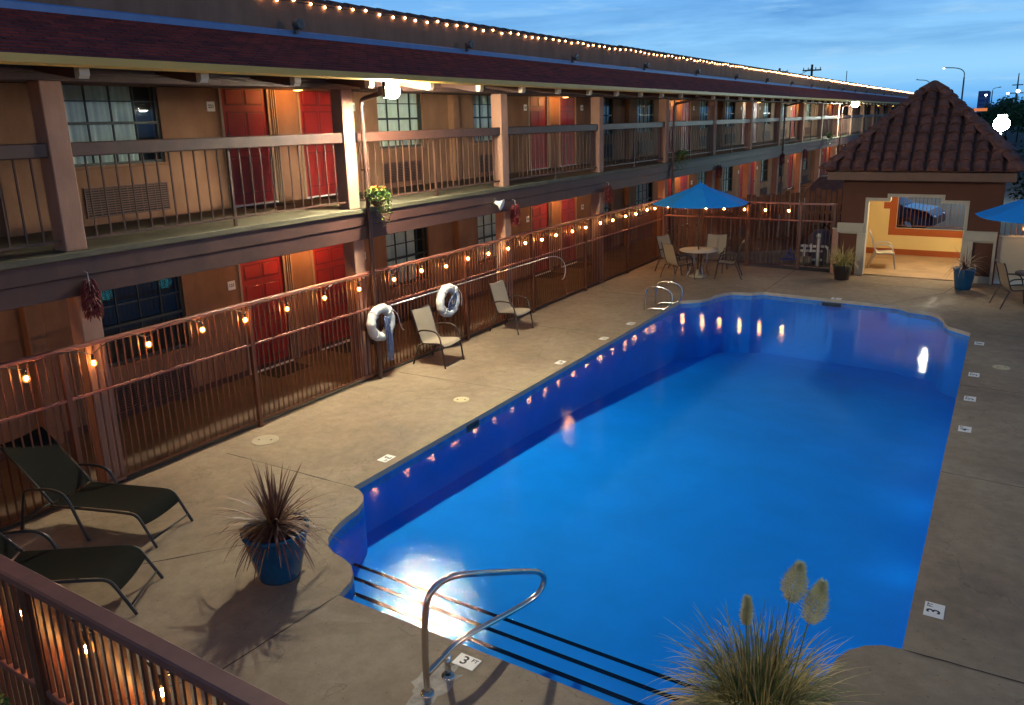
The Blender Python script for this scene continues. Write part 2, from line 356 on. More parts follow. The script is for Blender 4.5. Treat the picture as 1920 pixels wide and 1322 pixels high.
    def mesh(s, name, mats):
        me=bpy.data.meshes.new(name); me.from_pydata(s.v,[],s.f)
        if not isinstance(mats,(list,tuple)): mats=[mats]
        for m in mats: me.materials.append(m)
        me.polygons.foreach_set('material_index', s.m); me.polygons.foreach_set('use_smooth', s.sm); me.update(); return me
    def part(s, name, mats, parent=None, loc=(0,0,0), rot=0, label=None):
        return link(name, s.mesh(name,mats), parent, loc, rot, label)
def link(name, me, parent=None, loc=(0,0,0), rot=0, label=None):
    o=bpy.data.objects.new(name, me); COL.objects.link(o); o.location=loc; o.rotation_euler=(0,0,rot)
    if parent: o.parent=parent
    if label: o['label']=label
    return o
def thing(name, label, cat, loc=(0,0,0), rot=0, group=None):
    o=bpy.data.objects.new(name,None); COL.objects.link(o); o.location=loc; o.rotation_euler=(0,0,rot); o.empty_display_size=.2
    o['label']=label; o['category']=cat
    if group: o['group']=group
    return o
def struct(o): o['kind']='structure'; return o
def copy_tree(src, parent=None, loc=None, rot=None, label=None):
    c=src.copy(); COL.objects.link(c); c.parent=parent
    if loc is not None: c.location=loc
    if rot is not None: c.rotation_euler=(0,0,rot)
    if label: c['label']=label
    for ch in list(KIDS.get(src.name,[])) : copy_tree(ch,c)
    return c
KIDS={}
def kids(root):
    for o in COL.objects:
        if o.parent is root:
            KIDS.setdefault(root.name,[])
            if o not in KIDS[root.name]: KIDS[root.name].append(o)
            kids(o)
def text_part(name, body, size, mat_, parent, mw, extr=.001):
    cu=bpy.data.curves.new('lettering','FONT'); cu.body=body; cu.size=size; cu.align_x='CENTER'; cu.align_y='CENTER'; cu.extrude=extr; cu.offset=size*.02
    tmp=bpy.data.objects.new('lettering_source',cu); COL.objects.link(tmp)
    bpy.context.view_layer.update(); dg=bpy.context.evaluated_depsgraph_get()
    me=bpy.data.meshes.new_from_object(tmp.evaluated_get(dg)); bpy.data.objects.remove(tmp); bpy.data.curves.remove(cu)
    me.materials.clear(); me.materials.append(mat_)
    me.transform(mw); o=link(name, me, parent); return o
def arc(c, r, a0, a1, n, plane='xz', flip=1):
    out=[]
    for i in range(n+1):
        a=a0+(a1-a0)*i/n; p=[c[0],c[1],c[2]]
        if plane=='xz': p[0]+=r*math.cos(a); p[2]+=r*math.sin(a)
        elif plane=='yz': p[1]+=r*math.cos(a); p[2]+=r*math.sin(a)
        else: p[0]+=r*math.cos(a); p[1]+=r*math.sin(a)
        out.append(tuple(p))
    return out
def smooth_path(pts, it=2):
    P=[Vector(p) for p in pts]
    for _ in range(it):
        Q=[P[0]]
        for a,b in zip(P,P[1:]): Q += [a*.75+b*.25, a*.25+b*.75]
        Q.append(P[-1]); P=Q
    return P
def point_light(name, parent, loc, power, col, radius):
    l=bpy.data.lights.new(name,'POINT'); l.energy=power; l.color=col; l.shadow_soft_size=radius
    o=bpy.data.objects.new(name,l); COL.objects.link(o); o.location=loc; o.parent=parent; return o

# ================================================================== SETTING
# pool outline (symmetrical ends)
xl,xr=2.55,8.33; xc=(xl+xr)/2
near=[(2.55,1.465),(2.68,1.445),(2.80,1.37),(2.90,1.25),(2.965,1.10),(2.98,.95),(3.01,.80),(3.06,.63),(3.14,.47),(3.26,.36),(3.40,.295),(3.56,.265),(3.70,.215),(3.82,.12),(3.895,0.0),(3.93,-.14),(3.95,-.21)]
far=[(2.55,12.25),(2.72,12.42),(2.93,12.60),(3.02,12.85),(3.06,13.15),(3.18,13.5),(3.32,13.68),(3.5,13.74),(3.75,13.78),(3.86,13.92),(3.97,14.02)]
mir=lambda L:[(2*xc-x,y) for x,y in L]
farR=[(2*xc-x,y-.25) for x,y in far]
OUT = near[::-1] + [(2.55,y) for y in (4,7,10)] + far + farR[::-1] + [(xr,10),(xr,7),(xr,4)] + mir(near)
# ccw/cw irrelevant
def densify(L):
    return L
def fill_with_hole(outer, hole, z, name, m):
    import bmesh
    bm=bmesh.new()
    def loop(L):
        vs=[bm.verts.new((x,y,z)) for x,y in L]; return [bm.edges.new((vs[i],vs[(i+1)%len(vs)])) for i in range(len(vs))]
    ed=loop(outer)+(loop(hole) if hole else [])
    bmesh.ops.triangle_fill(bm, use_beauty=True, use_dissolve=False, edges=ed)
    for f in bm.faces:
        if f.normal.z<0: f.normal_flip()
    me=bpy.data.meshes.new(name); bm.to_mesh(me); bm.free(); me.materials.append(m); return me
deck=struct(link('pool_deck', fill_with_hole([(0.0,-7),(14,-7),(14,17.15),(8.6,17.15),(5.0,17.15),(0.0,17.4)], OUT, 0.0, 'pool_deck', DECK)))
mb=MB()
mb.box(0,14,-7.0,-6.98,-.3,-.001); mb.part('deck_edge', DECK, deck)
# ground sheet
mb=MB(); g=-.10
for a,b,c,d in ((-900,-2.3,-900,2600),(-2.3,14.0,17.5,2600),(14.0,900,-900,2600),(-2.3,14,-900,-7.0)):
    mb.quad((a,c,g),(b,c,g),(b,d,g),(a,d,g))
ground=struct(mb.part('ground', ASPH))
mb=MB(); mb.box(-2.3,-.001,-10,100,-.3,-.07); struct(mb.part('walkway', WALK))
mb=MB(); mb.box(-.09,.0,-7,17.4,-.069,.035,.01); struct(mb.part('walkway_kerb', mat('kerb_dark',(.06,.05,.035),.85,var=.3)))
# coping, tile band, basin
def band(z0,z1,off,name,m,parent=None):
    b=MB(); L=OUT; n=len(L)
    for i in range(n):
        a,c=L[i],L[(i+1)%n]; b.quad((a[0],a[1],z0),(c[0],c[1],z0),(c[0],c[1],z1),(a[0],a[1],z1))
    return b.part(name,m,parent)
struct(band(-.07,-.0005,0,'pool_coping',COPE))
WZ=-.085
basin=struct(band(-.17,-.07,0,'pool_tile_band',TILEB))
def fl(x,y): return -.62-.035*max(0,y)-.05*max(0,y-6)
b=MB(); n=len(OUT)
for i in range(n):
    a,c=OUT[i],OUT[(i+1)%n]; b.quad((a[0],a[1],fl(*a)-.02),(c[0],c[1],fl(*c)-.02),(c[0],c[1],-.17),(a[0],a[1],-.17))
pb=struct(b.part('pool_basin',BASIN))
b=MB(); 
for i in range(15):
    y0=-.3+i; y1=y0+1.0; b.quad((xl-.1,y0,fl(0,y0)),(xr+.1,y0,fl(0,y0)),(xr+.1,y1,fl(0,y1)),(xl-.1,y1,fl(0,y1)))
b.part('basin_floor',BASIN,pb)
b=MB(); 
for y1,zt in ((.117,-.2),(.54,-.4),(.97,-.6)): b.box(xl+.35,xr-.35,-.35,y1,-.9,zt)
b.part('pool_step',BASIN,pb)
b=MB()
for y1,zt in ((.117,-.2),(.54,-.4),(.97,-.6)): b.box(xl+.40,xr-.40,y1-.045,y1+.003,zt-.03,zt+.003)
b.part('step_nosing',NOSE,pb)
struct(link('pool_water', fill_with_hole(OUT,None,WZ,'pool_water',WATER)))
# deck joints
JL=[[(.41,1.39),(2.55,1.465)],[(1.2,-1.65),(1.92,-.78),(3.0,.60)],[(3.1,-2.6),(3.87,-1.43),(3.95,-.2)],[(.2,5.1),(2.55,5.22)],[(.2,8.8),(2.55,9.0)],
    [(3.95,14.03),(3.99,17.1)],[(.2,12.4),(2.5,12.45)],[(6.6,13.75),(7.65,15.6),(7.9,17.0)],[(.1,15.9),(5.2,16.0),(13.9,15.9)],[(8.34,1.46),(13.9,1.62)],[(8.34,5.12),(13.9,4.9)],[(8.34,8.62),(13.9,8.45)],[(8.34,12.1),(13.9,12.0)],[(6.9,-.25),(6.95,-4.5)]]
b=MB()
for L in JL:
    for (x0,y0),(x1,y1) in zip(L,L[1:]):
        d=Vector((x1-x0,y1-y0,0)); nn=Vector((-d.y,d.x,0)).normalized()*.006
        k=max(1,int(d.length/.15)); prev=None
        for i in range(k+1):
            p=Vector((x0,y0,.003))+d*(i/k); w=nn*(1+R.uniform(-.5,.7)); o=nn*R.uniform(-.5,.5)
            cur=(p+w+o,p-w+o)
            if prev: b.quad(prev[0],prev[1],cur[1],cur[0])
            prev=cur
b.part('deck_joint',JOINT,deck)

# ================================================================== MOTEL
motel=thing('motel_building','long two storey tan motel wing with red doors, brown balcony and maroon shingle roof','motel',(0,0,0))
Y0,Y1=-9.0,95.0; F2=2.82; CB=4.4214; XW=-2.2; GF=-.07
MOD=9.64; mods=range(-1,10)
wins=[(1.42,2.86),(7.70,9.14)]; doors=[(3.98,4.90),(5.64,6.54)]
def openings():
    L=[]
    for k in mods:
        for a,c in wins: L.append((a+k*MOD,c+k*MOD,'w'))
        for a,c in doors: L.append((a+k*MOD,c+k*MOD,'d'))
    return sorted(o for o in L if o[0]>Y0 and o[1]<Y1)
OPN=openings()
def wall_mesh(fz, top):
    b=MB(); y=Y0
    for a,c,t in OPN:
        b.box(XW-.2,XW,y,a,fz,top)
        if t=='w': b.box(XW-.2,XW,a,c,fz,fz+.81); b.box(XW-.2,XW,a,c,fz+2.02,top)
        else: b.box(XW-.2,XW,a,c,fz+2.06,top)
        y=c
    b.box(XW-.2,XW,y,Y1,fz,top); return b
wall_mesh(GF,F2-.25).part('ground_floor_wall',STUCCO,motel)
wall_mesh(F2,4.72).part('upper_floor_wall',STUCCO,motel)
b=MB(); b.box(-8,XW-.201,Y0,Y1,-.1,4.9); b.part('building_body',BLACKI,motel)
b=MB()
for k in mods:
    for yy in (10.05,):
        y=yy+k*MOD
        if Y0<y<Y1-1:
            b=MB(); b.box(XW,XW+.16,y,y+.22,GF,F2-.26,.008); b.part('wall_pilaster',STUCCO,motel); b=MB(); b.box(XW,XW+.16,y,y+.22,F2,4.71,.008); b.part('wall_pilaster',STUCCO,motel)
# slab / fascia
b=MB(); b.box(XW,.10,Y0,Y1,F2-.07,F2,.006); b.part('balcony_slab',SLAB,motel)
b=MB(); b.box(XW,.0,Y0,Y1,F2-.22,F2-.071); b.part('balcony_ceiling',mat('ceiling_brown',(.20,.11,.07),.9,var=.1),motel)
b=MB(); b.box(.002,.075,Y0,Y1,F2-.27,F2-.071,.006); b.box(.0,.06,Y0,Y1,2.33,F2-.272,.006); b.part('balcony_fascia',FASC,motel)
b=MB(); b.box(-.25,-.18,Y0,Y1,2.38,F2-.22); b.part('edge_beam',FASC,motel)
# columns
cu=MB(); cu.box(-.24,0,0,.24,F2,4.62,.01); cume=cu.mesh('column',PINK)
cl_=MB(); cl_.box(-.24,0,0,.24,GF,2.33,.01); clme=cl_.mesh('column',PINK)
for k in range(-1,22):
    link('column',cume,motel,(0,k*CB,0)); link('column',clme,motel,(0,k*CB+.03,0))
# railing per bay
bay=MB(); a,c=.24,CB
bay.box(-.14,-.03,a+.003,c-.003,3.83,3.985,.012)
railme=bay.mesh('top_rail',RAIL)
bal=MB(); npk=int((c-a)/.178)
bal.box(-.10,-.07,a,c,2.92,2.945)
for i in range(1,npk+1):
    y=a+(c-a)*i/(npk+1); bal.box(-.095,-.078,y-.008,y+.008,2.945,3.83)
ym=(a+c)/2; bal.box(-.11,-.075,ym-.018,ym+.018,F2,3.83)
balme=bal.mesh('baluster_panel',RAIL)
for k in range(-2,21):
    r_=link('balcony_railing',balme,motel,(0,k*CB,0)); link('top_rail',railme,r_,(0,0,0))
# beam, rafters, gutter
b=MB(); b.box(-.15,.02,Y0,Y1,4.62,4.70,.006); b.box(-.13,.0,Y0,Y1,4.703,4.76); b.part('roof_beam',DARKW,motel)
b=MB(); b.box(XW,-.13,Y0,Y1,4.73,4.76); b.part('porch_ceiling',mat('porch_ceiling_brown',(.16,.08,.05),.9),motel)
raf=MB(); 
raf.quad((0.02,-.045,4.76),(.80,-.045,4.74),(.80,-.045,4.63),(.02,-.045,4.56)); 
raf.v[-1]=(.02,-.045,4.70); raf=MB()
def prism_y(b, poly, y0, y1):
    n=len(poly)
    st=len(b.v); b.v += [(x,y0,z) for x,z in poly]+[(x,y1,z) for x,z in poly]
    b.f.append(tuple(range(st,st+n))); b.f.append(tuple(range(st+n,st+2*n))[::-1]); b.m += [b.mi]*2; b.sm += [False]*2
    for i in range(n):
        j=(i+1)%n; b.f.append((st+i,st+n+i,st+n+j,st+j)); b.m.append(b.mi); b.sm.append(False)
prism_y(raf,[(.0,4.76),(.0,4.72),(.62,4.615),(.74,4.60),(.74,4.70),(.74,4.72)],-.05,.05)
rafme=raf.mesh('rafter_tail',DARKW)
tl=MB(); prism_y(tl,[(.741,4.71),(.741,4.602),(.80,4.595),(.83,4.63),(.83,4.70)],-.052,.052)
tlme=tl.mesh('rafter_end',TAIL)
for i in range(-6,67):
    r_=link('rafter',rafme,motel,(0,1.39*i+.02,0)); link('rafter_end',tlme,r_)
b=MB(); prism_y(b,[(.84,4.78),(.845,4.72),(.87,4.695),(.93,4.69),(.96,4.715),(.965,4.79),(.95,4.79),(.945,4.73),(.92,4.71),(.88,4.71),(.86,4.73),(.855,4.78)],Y0,Y1)
b.part('gutter',CREAMG,motel)
# roof with stepped courses
b=MB(); ncourse=15; xa,za,xb,zb=.90,4.785,-1.12,5.47
for i in range(ncourse):
    t0,t1=i/ncourse,(i+1)/ncourse
    p0=(xa+(xb-xa)*t0,za+(zb-za)*t0+.013); p1=(xa+(xb-xa)*t1,za+(zb-za)*t1)
    yb=Y0
    b.quad((p0[0],Y0,p0[1]),(p0[0],Y1,p0[1]),(p1[0],Y1,p1[1]),(p1[0],Y0,p1[1]))
    b.quad((p0[0],Y0,p0[1]-.014),(p0[0],Y1,p0[1]-.014),(p0[0],Y1,p0[1]),(p0[0],Y0,p0[1]))
roof=b.part('roof',SHING,motel)
b=MB(); b.quad((.90,Y0,4.765),(.90,Y1,4.765),(-.1,Y1,4.765),(-.1,Y0,4.765)); b.part('soffit',DARKW,motel)
b=MB(); b.box(-1.24,-1.05,Y0,Y1,5.42,5.55,.02); b.part('ridge_flashing',FLASH,roof)
b=MB(); b.box(-1.5,-1.3,Y0,17.3,5.3,6.06); b.box(-1.5,-1.3,17.3,Y1,5.3,6.09); b.part('parapet_wall',PARAP,motel)
b=MB(); y=Y0; i=0
while y<70:
    L=.42; zt=6.06 if y<17.3 else 6.09
    for j in range(6):
        a0=PI*j/6; a1=PI*(j+1)/6; r0=.125+.012*0; 
        b.quad((-1.4+.125*math.cos(a0),y,zt+.09*math.sin(a0)),(-1.4+.125*math.cos(a1),y,zt+.09*math.sin(a1)),(-1.4+.105*math.cos(a1),y+L+.03,zt+.072*math.sin(a1)+.0),(-1.4+.105*math.cos(a0),y+L+.03,zt+.072*math.sin(a0)),True)
    st=len(b.v); b.v += [(-1.4+.125*math.cos(PI*j/6),y,zt+.09*math.sin(PI*j/6)) for j in range(7)]; b.f.append(tuple(range(st,st+7))); b.m.append(0); b.sm.append(False)
    y+=L
b.box(-1.5,-1.3,70,Y1,6.091,6.16); b.part('parapet_cap',CLAYC,motel)
# roof floodlight heads (unlit) on the ridge
sp=MB(); sp.box(-1.0,-.94,-.03,.03,5.50,5.60); sp.lathe([(0,-.07),(.055,-.06),(.075,0),(.08,.08),(.06,.085),(0,.06)],14,(-.93,0,5.63),'x'); spme=sp.mesh('spotlight_head',CAMG)
for k in range(-1,16): link('roof_spotlight',spme,motel,(-.05,4.42*k+4.42*1-.25 if False else 4.6+4.62*k*1.0,0))
# doors
dm=MB(); dm.box(XW-.06,XW-.02,.0,.92,.03,2.04)
dme=dm.mesh('door',DOORR)
dp=MB()
for (ya,yb_) in ((.10,.42),(.50,.82)):
    for (z0,z1) in ((.22,.80),(.98,1.52),(1.66,1.88)):
        # raised field; the ring round it is only darker colour
        dp.box(XW-.021,XW-.010,ya,yb_,z0,z1,.008); 
dpme=dp.mesh('door_panel',DOORR)
dg=MB()
for (ya,yb_) in ((.10,.42),(.50,.82)):
    for (z0,z1) in ((.22,.80),(.98,1.52),(1.66,1.88)):
        dg.box(XW-.0205,XW-.0165,ya-.022,yb_+.022,z0-.022,z1+.022)  # flat raised ring, darker red standing for shade in a groove
dgme=dg.mesh('panel_shade_ring',mat('door_red_shade',(.16,.010,.008),.5))
fr=MB(); fr.box(XW-.08,XW+.02,-.05,.0,0,2.09,.004); fr.box(XW-.08,XW+.02,.92,.97,0,2.09,.004); fr.box(XW-.08,XW+.02,.0,.92,2.04,2.09,.004)
frme=fr.mesh('door_frame',TRIMT)
th=MB(); th.box(XW-.08,XW+.04,-.03,.95,0,.03,.004); thme=th.mesh('threshold',WHITE)
hd=MB(); hd.lathe([(0,0),(.03,0),(.032,.01),(.012,.015),(.012,.04),(.028,.05),(.028,.07),(0,.075)],12,(XW-.02,.84,1.0),'x'); hd.lathe([(0,0),(.028,0),(.025,.018),(0,.02)],12,(XW-.02,.84,1.16),'x'); hdme=hd.mesh('door_handle',STEEL)
hd2=MB(); hd2.lathe([(0,0),(.03,0),(.032,.01),(.012,.015),(.012,.04),(.028,.05),(.028,.07),(0,.075)],12,(XW-.02,.08,1.0),'x'); hd2.lathe([(0,0),(.028,0),(.025,.018),(0,.02)],12,(XW-.02,.08,1.16),'x'); hd2me=hd2.mesh('door_handle',STEEL)
# windows
W_,H_=1.44,1.21
wf=MB()
for (a,c,z0,z1) in ((0,W_,0,.04),(0,W_,H_-.04,H_),(0,.04,0,H_),(W_-.04,W_,0,H_)): wf.box(XW-.10,XW-.04,a,c,z0,z1)
wf.box(XW-.10,XW-.035,.04,W_-.04,.56,.60)
for q in (1,2,3): wf.box(XW-.085,XW-.055,W_*q/4-.009,W_*q/4+.009,.04,H_-.04)
for z in (.88,): wf.box(XW-.085,XW-.055,.04,W_-.04,z-.009,z+.009)
wfme=wf.mesh('window_frame',WFRAME)
wg=MB(); wg.quad((XW-.07,.03,.03),(XW-.07,W_-.03,.03),(XW-.07,W_-.03,H_-.03),(XW-.07,.03,H_-.03)); wgme=wg.mesh('window_pane',GLASS)
def curtain_mesh(seed,y0,y1):
    q=random.Random(seed); rows=[]; n=60; ph=[q.uniform(0,6) for _ in range(4)]
    for z in (0.0,.4,.8,1.2):
        row=[]
        for i in range(n+1):
            y=y0+(y1-y0)*i/n; x=XW-.15+.016*math.sin(34*y+ph[0]+.3*math.sin(3*y+z))+.010*math.sin(71*y+ph[1])+.006*math.sin(13*y+ph[2])
            row.append((x,y,z))
        rows.append(row)
    b=MB(); b.grid(rows); return b.mesh('curtain',CURT)
curts=[curtain_mesh(1,.0,W_),curtain_mesh(2,.0,1.1),curtain_mesh(3,.15,W_)]
sl=MB(); sl.box(XW-.04,XW+.03,-.03,W_+.03,-.04,.0,.006); slme=sl.mesh('window_sill',STUCCO)
# AC grille
ac=MB(); ac.mi=0
ac.box(XW+.001,XW+.03,0,1.3,0,.02); ac.box(XW+.001,XW+.03,0,1.3,.40,.42); ac.box(XW+.001,XW+.03,0,.02,.02,.40); ac.box(XW+.001,XW+.03,1.28,1.3,.02,.40)
for i in range(11): ac.box(XW+.006,XW+.026,.02,1.28,.045+.033*i,.058+.033*i)
for i in range(1,6): ac.box(XW+.004,XW+.02,1.3*i/6-.006,1.3*i/6+.006,.02,.40)
ac.mi=1; ac.quad((XW+.003,.02,.02),(XW+.003,1.28,.02),(XW+.003,1.28,.40),(XW+.003,.02,.40)); acme=ac.mesh('ac_grille',[GRILLE,BLACKI])
sg=MB(); sg.box(XW+.001,XW+.012,-.075,.075,-.075,.075,.003); sgme=sg.mesh('number_plate',WHITE)
lampm=MB(); lampm.lathe([(0,0),(.09,0),(.09,-.03),(0,-.03)],14,(0,0,0)); lme=lampm.mesh('lamp_base',WHITE)
lampg=MB(); lampg.lathe([(.075,-.0305),(.07,-.036),(.04,-.040),(0,-.041)],14,(0,0,0)); lgme=lampg.mesh('lamp_diffuser',LAMPO)
mt=MB(); mt.box(0,.50,0,.78,0,.012,.004); mtme=mt.mesh('door_mat',MATD)
ri=0
for fl_i,fz in enumerate((GF,F2)):
    for k in mods:
        for wi,(a,c) in enumerate(wins):
            y=a+k*MOD
            if not(Y0<y and y+2<Y1): continue
            w=link('window',wfme,motel,(0,y,fz+.81)); link('window_pane',wgme,w); link('window_sill',slme,w)
            if not (fl_i==0 and wi==0 and k==0): link('curtain',curts[(k+wi+fl_i)%3],w)
            if y<60: link('ac_grille',acme,motel,(0,y+.10 if wi==0 else y+.02,fz+.10))
        for di,(a,c) in enumerate(doors):
            y=a+k*MOD
            if not(Y0<y and y+2<Y1): continue
            d=link('door',dme,motel,(0,y,fz)); link('door_panel',dpme,d); link('panel_shade_ring',dgme,d); link('door_frame',frme,d); link('threshold',thme,d)
            link('door_handle',hd2me if di==0 else hdme,d)
            if y<60:
                s_=link('number_plate',sgme,motel,(0,(y-.21) if di==0 else (y+.92+.42),fz+1.62))
                if y<30:
                    num=(121 if fl_i==0 else 221)+2*k+di
                    mw=Matrix.Translation((XW+.0125,0,0))@Matrix(((0,0,1,0),(1,0,0,0),(0,1,0,0),(0,0,0,1)))
                    text_part('number_text',str(num),.075,INK,s_,mw)
                m_=link('door_mat',mtme,None,(XW+.10,y+.06,fz+.001+(0 if fl_i==0 else 0)))
                m_['category']='door mat'; m_['group']='dark mats in front of the motel doors'
                fln='lower' if fl_i==0 else 'upper'
                m_['label']='dark rubber mat before %s floor red door numbered %d'%(fln,(121 if fl_i==0 else 221)+2*k+di)
        yl=5.28+k*MOD
        if Y0<yl<Y1-3:
            zc=(F2-.22 if fl_i==0 else 4.73)
            l=link('ceiling_lamp',lme,motel,(XW+.38,yl,zc)); link('lamp_diffuser',lgme,l)
            if yl<60: point_light('lamp_glow',l,(0,0,-.10),18 if fl_i else 105,(1,.43,.115),.04)
# vertical conduits beside first door of each pair
b=MB()
for k in mods:
    y=4.90+k*MOD
    if not(Y0<y<Y1-2): continue
    for fz,tp in ((GF,F2-.23),(F2,4.72)):
        b=MB()
        for j in range(3): b.box(XW+.002,XW+.03,y+.075+.045*j,y+.095+.045*j,fz+.02,tp)
        b.part('wall_conduit',TRIMT,motel)
# downpipes
for k in (1,4,7,10,13,16):
    y=k*CB+.28; b=MB()
    b.tube(smooth_path([(.90,y,4.70),(.86,y,4.62),(.45,y,4.53),(.15,y,4.47),(.13,y,4.40),(.13,y,4.2),(.13,y,3.0),(.13,y,1.0),(.13,y,GF)],1),.037,10)
    for z in (3.4,2.6,1.2): b.box(.07,.17,y-.045,y+.045,z,z+.03)
    b.part('downpipe',PIPE,motel)
# step patch under columns etc.: painted plinth strip of lower wall
b=MB(); b.box(XW,XW+.012,Y0,Y1,GF,GF+.10); b.part('wall_skirting',FASC,motel)

# floodlights
def floodlight(y,z,label,power,col,rad):
    t=thing('floodlight',label,'floodlight',(.68,y,z),0,'floodlights under the roof edge')
    q=MB(); q.box(-.12,-.02,-.06,.06,-.05,.08,.01); q.tube([(-.5,0,.06),(-.10,0,.03)],.015,6); q.part('bracket',CAMG,t)
    q=MB(); A0,A1=math.radians(128),math.radians(268)
    q.grid([[(.12+.14*math.cos(A0+(A1-A0)*u/20),.14*math.sin(A0+(A1-A0)*u/20),z) for u in range(21)] for z in (-.095,.13)]); q.grid([[(.12+.148*math.cos(A0+(A1-A0)*u/20),.148*math.sin(A0+(A1-A0)*u/20),z) for u in range(21)] for z in (-.095,.13)]); q.part('hood',BLACKP,t)
    q=MB(); q.sphere((.12,0,0),rad,14,10); q.part('lamp',emis('flood_glow_%d'%int(y),col,power/(4*PI*PI*rad*rad)),t)
    return t
floodlight(4.66,4.565,'glaring white floodlight under the gutter above the flower basket',1850,(1.0,.92,.68),.11)
floodlight(44.5,4.60,'far small floodlight glaring beneath the distant gutter',1500,(.88,1.0,.86),.18)

# ================================================================== STRING LIGHTS, FENCES
def iron_fence_bay(L, pitch, x=0.0, H=1.79):
    pass
fence=thing('pool_fence','brown iron pool fence along the motel walkway hung with warm bulbs','fence',(0.06,0,0))
PB=2.529
post=MB(); post.box(-.03,.03,-.03,.03,0,1.75,.004); pme=post.mesh('post',IRON)
pan=MB()
nb=28
for i in range(1,nb):
    y=PB*i/nb; pan.box(-.008,.008,y-.008,y+.008,.10,1.74)
pan.box(-.012,.012,.03,PB-.03,.085,.11); pname=pan.mesh('baluster_panel',IRON)
ys=[2.25+PB*k for k in range(-3,6)]
for k,y in enumerate(ys):
    link('post',pme,fence,(0,y,0))
    link('baluster_panel',pname,fence,(0,y,0)) if y<14.8 else None
yend=17.32
pan2=MB(); y=14.9
n2=int((yend-y)/.0903)
for i in range(1,n2): pan2.box(-.008,.008,y+i*.0903-.008,y+i*.0903+.008,.10,1.74)
pan2.box(-.012,.012,y,yend,.085,.11); pan2.part('baluster_panel',IRON,fence); link('post',pme,fence,(0,yend,0))
tr_=MB(); tr_.box(-.035,.035,ys[0],yend,1.752,1.80,.008); tr_.part('top_rail',IRONT,fence)
tr_=MB(); tr_.box(-.016,.020,ys[0],yend,1.19,1.222,.004); tr_.part('mid_rail',IRONT,fence)
# far end fence along X at y 17.3
ff=thing('pool_fence','brown iron fence with gate at the far pool corner before the wooden boards','fence',(0,17.32,0))
for x in (1.3,2.62,4.0,4.86): q=MB(); q.box(x-.035,x+.035,-.035,.035,0,1.78,.004); q.part('post',IRON,ff)
q=MB(); x=.15
while x<4.85:
    q.box(x-.008,x+.008,-.008,.008,.09,1.74); x+=.105
q.box(.1,4.86,-.012,.012,.07,.10); q.part('baluster_panel',IRON,ff)
q=MB(); q.box(.1,4.9,-.03,.03,1.745,1.79,.006); q.part('top_rail',IRONT,ff)
q=MB(); q.box(.1,4.86,-.018,.018,1.30,1.335,.004); q.part('mid_rail',IRONT,ff)
# near fence
NY=-2.85
nf=thing('pool_fence','close brown iron fence crossing the lower corner with lit bulbs under its rail','fence',(0,NY,0))
for x in (1.9,4.42,6.95,9.4): q=MB(); q.box(x-.035,x+.035,-.035,.035,0,1.74,.004); q.part('post',IRON,nf)
for (x0,x1) in ((0.06,1.9),(1.9,4.42),(4.42,6.95),(6.95,9.4)):
    q=MB(); n_=int((x1-x0)/.077)
    for i in range(1,n_): x=x0+(x1-x0)*i/n_; q.box(x-.010,x+.010,-.010,.010,.09,1.74)
    q.box(x0,x1,-.014,.014,.07,.10); q.part('baluster_panel',IRON,nf)
q=MB(); q.box(.06,9.4,-.05,.05,1.741,1.80,.010); q.part('top_rail',IRONT,nf)
q=MB(); q.box(.06,9.4,-.02,.02,1.06,1.095,.004); q.part('mid_rail',IRONT,nf)

bul=MB(); bul.sphere((0,0,-.045),.020,10,8,(1,1,1.2)); bul.mi=1; bul.sphere((0,0,-.047),.041,14,10,(1,1,1.1)); bulme=bul.mesh('bulb',[BULB,BULBS])
soc=MB(); soc.lathe([(0,.045),(.012,.045),(.016,.03),(.017,-.012),(0,-.012)],8); some=soc.mesh('socket',BLACKP)
def string_lights(name,label,pts,drop=.10,anch=None):
    t=thing(name,label,'string lights')
    cord=MB(); path=[]
    for i,p in enumerate(pts):
        P=Vector(p)+Vector((0,0,.05))
        if i:
            a=Vector(pts[i-1])+Vector((0,0,.05))
            for j in range(1,6):
                s_=j/6; m=a.lerp(P,s_); m.z+= .095*math.sin(PI*s_)**.7+R.uniform(-.004,.004); path.append(m)
        path.append(P)
    cord.tube(path,.006,5); cord.part('cord',BLACKP,t)
    for p in pts:
        s_=link('socket',some,t,p); link('bulb',bulme,s_,(0,0,0))
    return t
ysb=[-1.44,-.718,.002,.695,1.439,2.126,2.858,3.567,4.315,5.161,5.913,6.595,7.301,8.008,8.734,9.408,10.083,10.757,11.502,12.216,12.977,13.758,14.523,15.193,16.014,16.564]
string_lights('string_lights','row of warm bulbs strung below the long fence rail beside the pool',[(.15+R.uniform(-.01,.02),y,1.650+R.uniform(-.03,.02)) for y in ysb])
string_lights('string_lights','short row of warm bulbs on the far corner fence behind the umbrella',[(x,17.24,1.62) for x in (.284,.818,1.418,1.941,2.509,3.078,3.702)])
string_lights('string_lights','bulbs hanging on the closest fence in the lower left corner',[(x,NY+.09,1.45) for x in (2.85,3.48,4.11,4.75,5.40,6.05,6.7,7.4)])
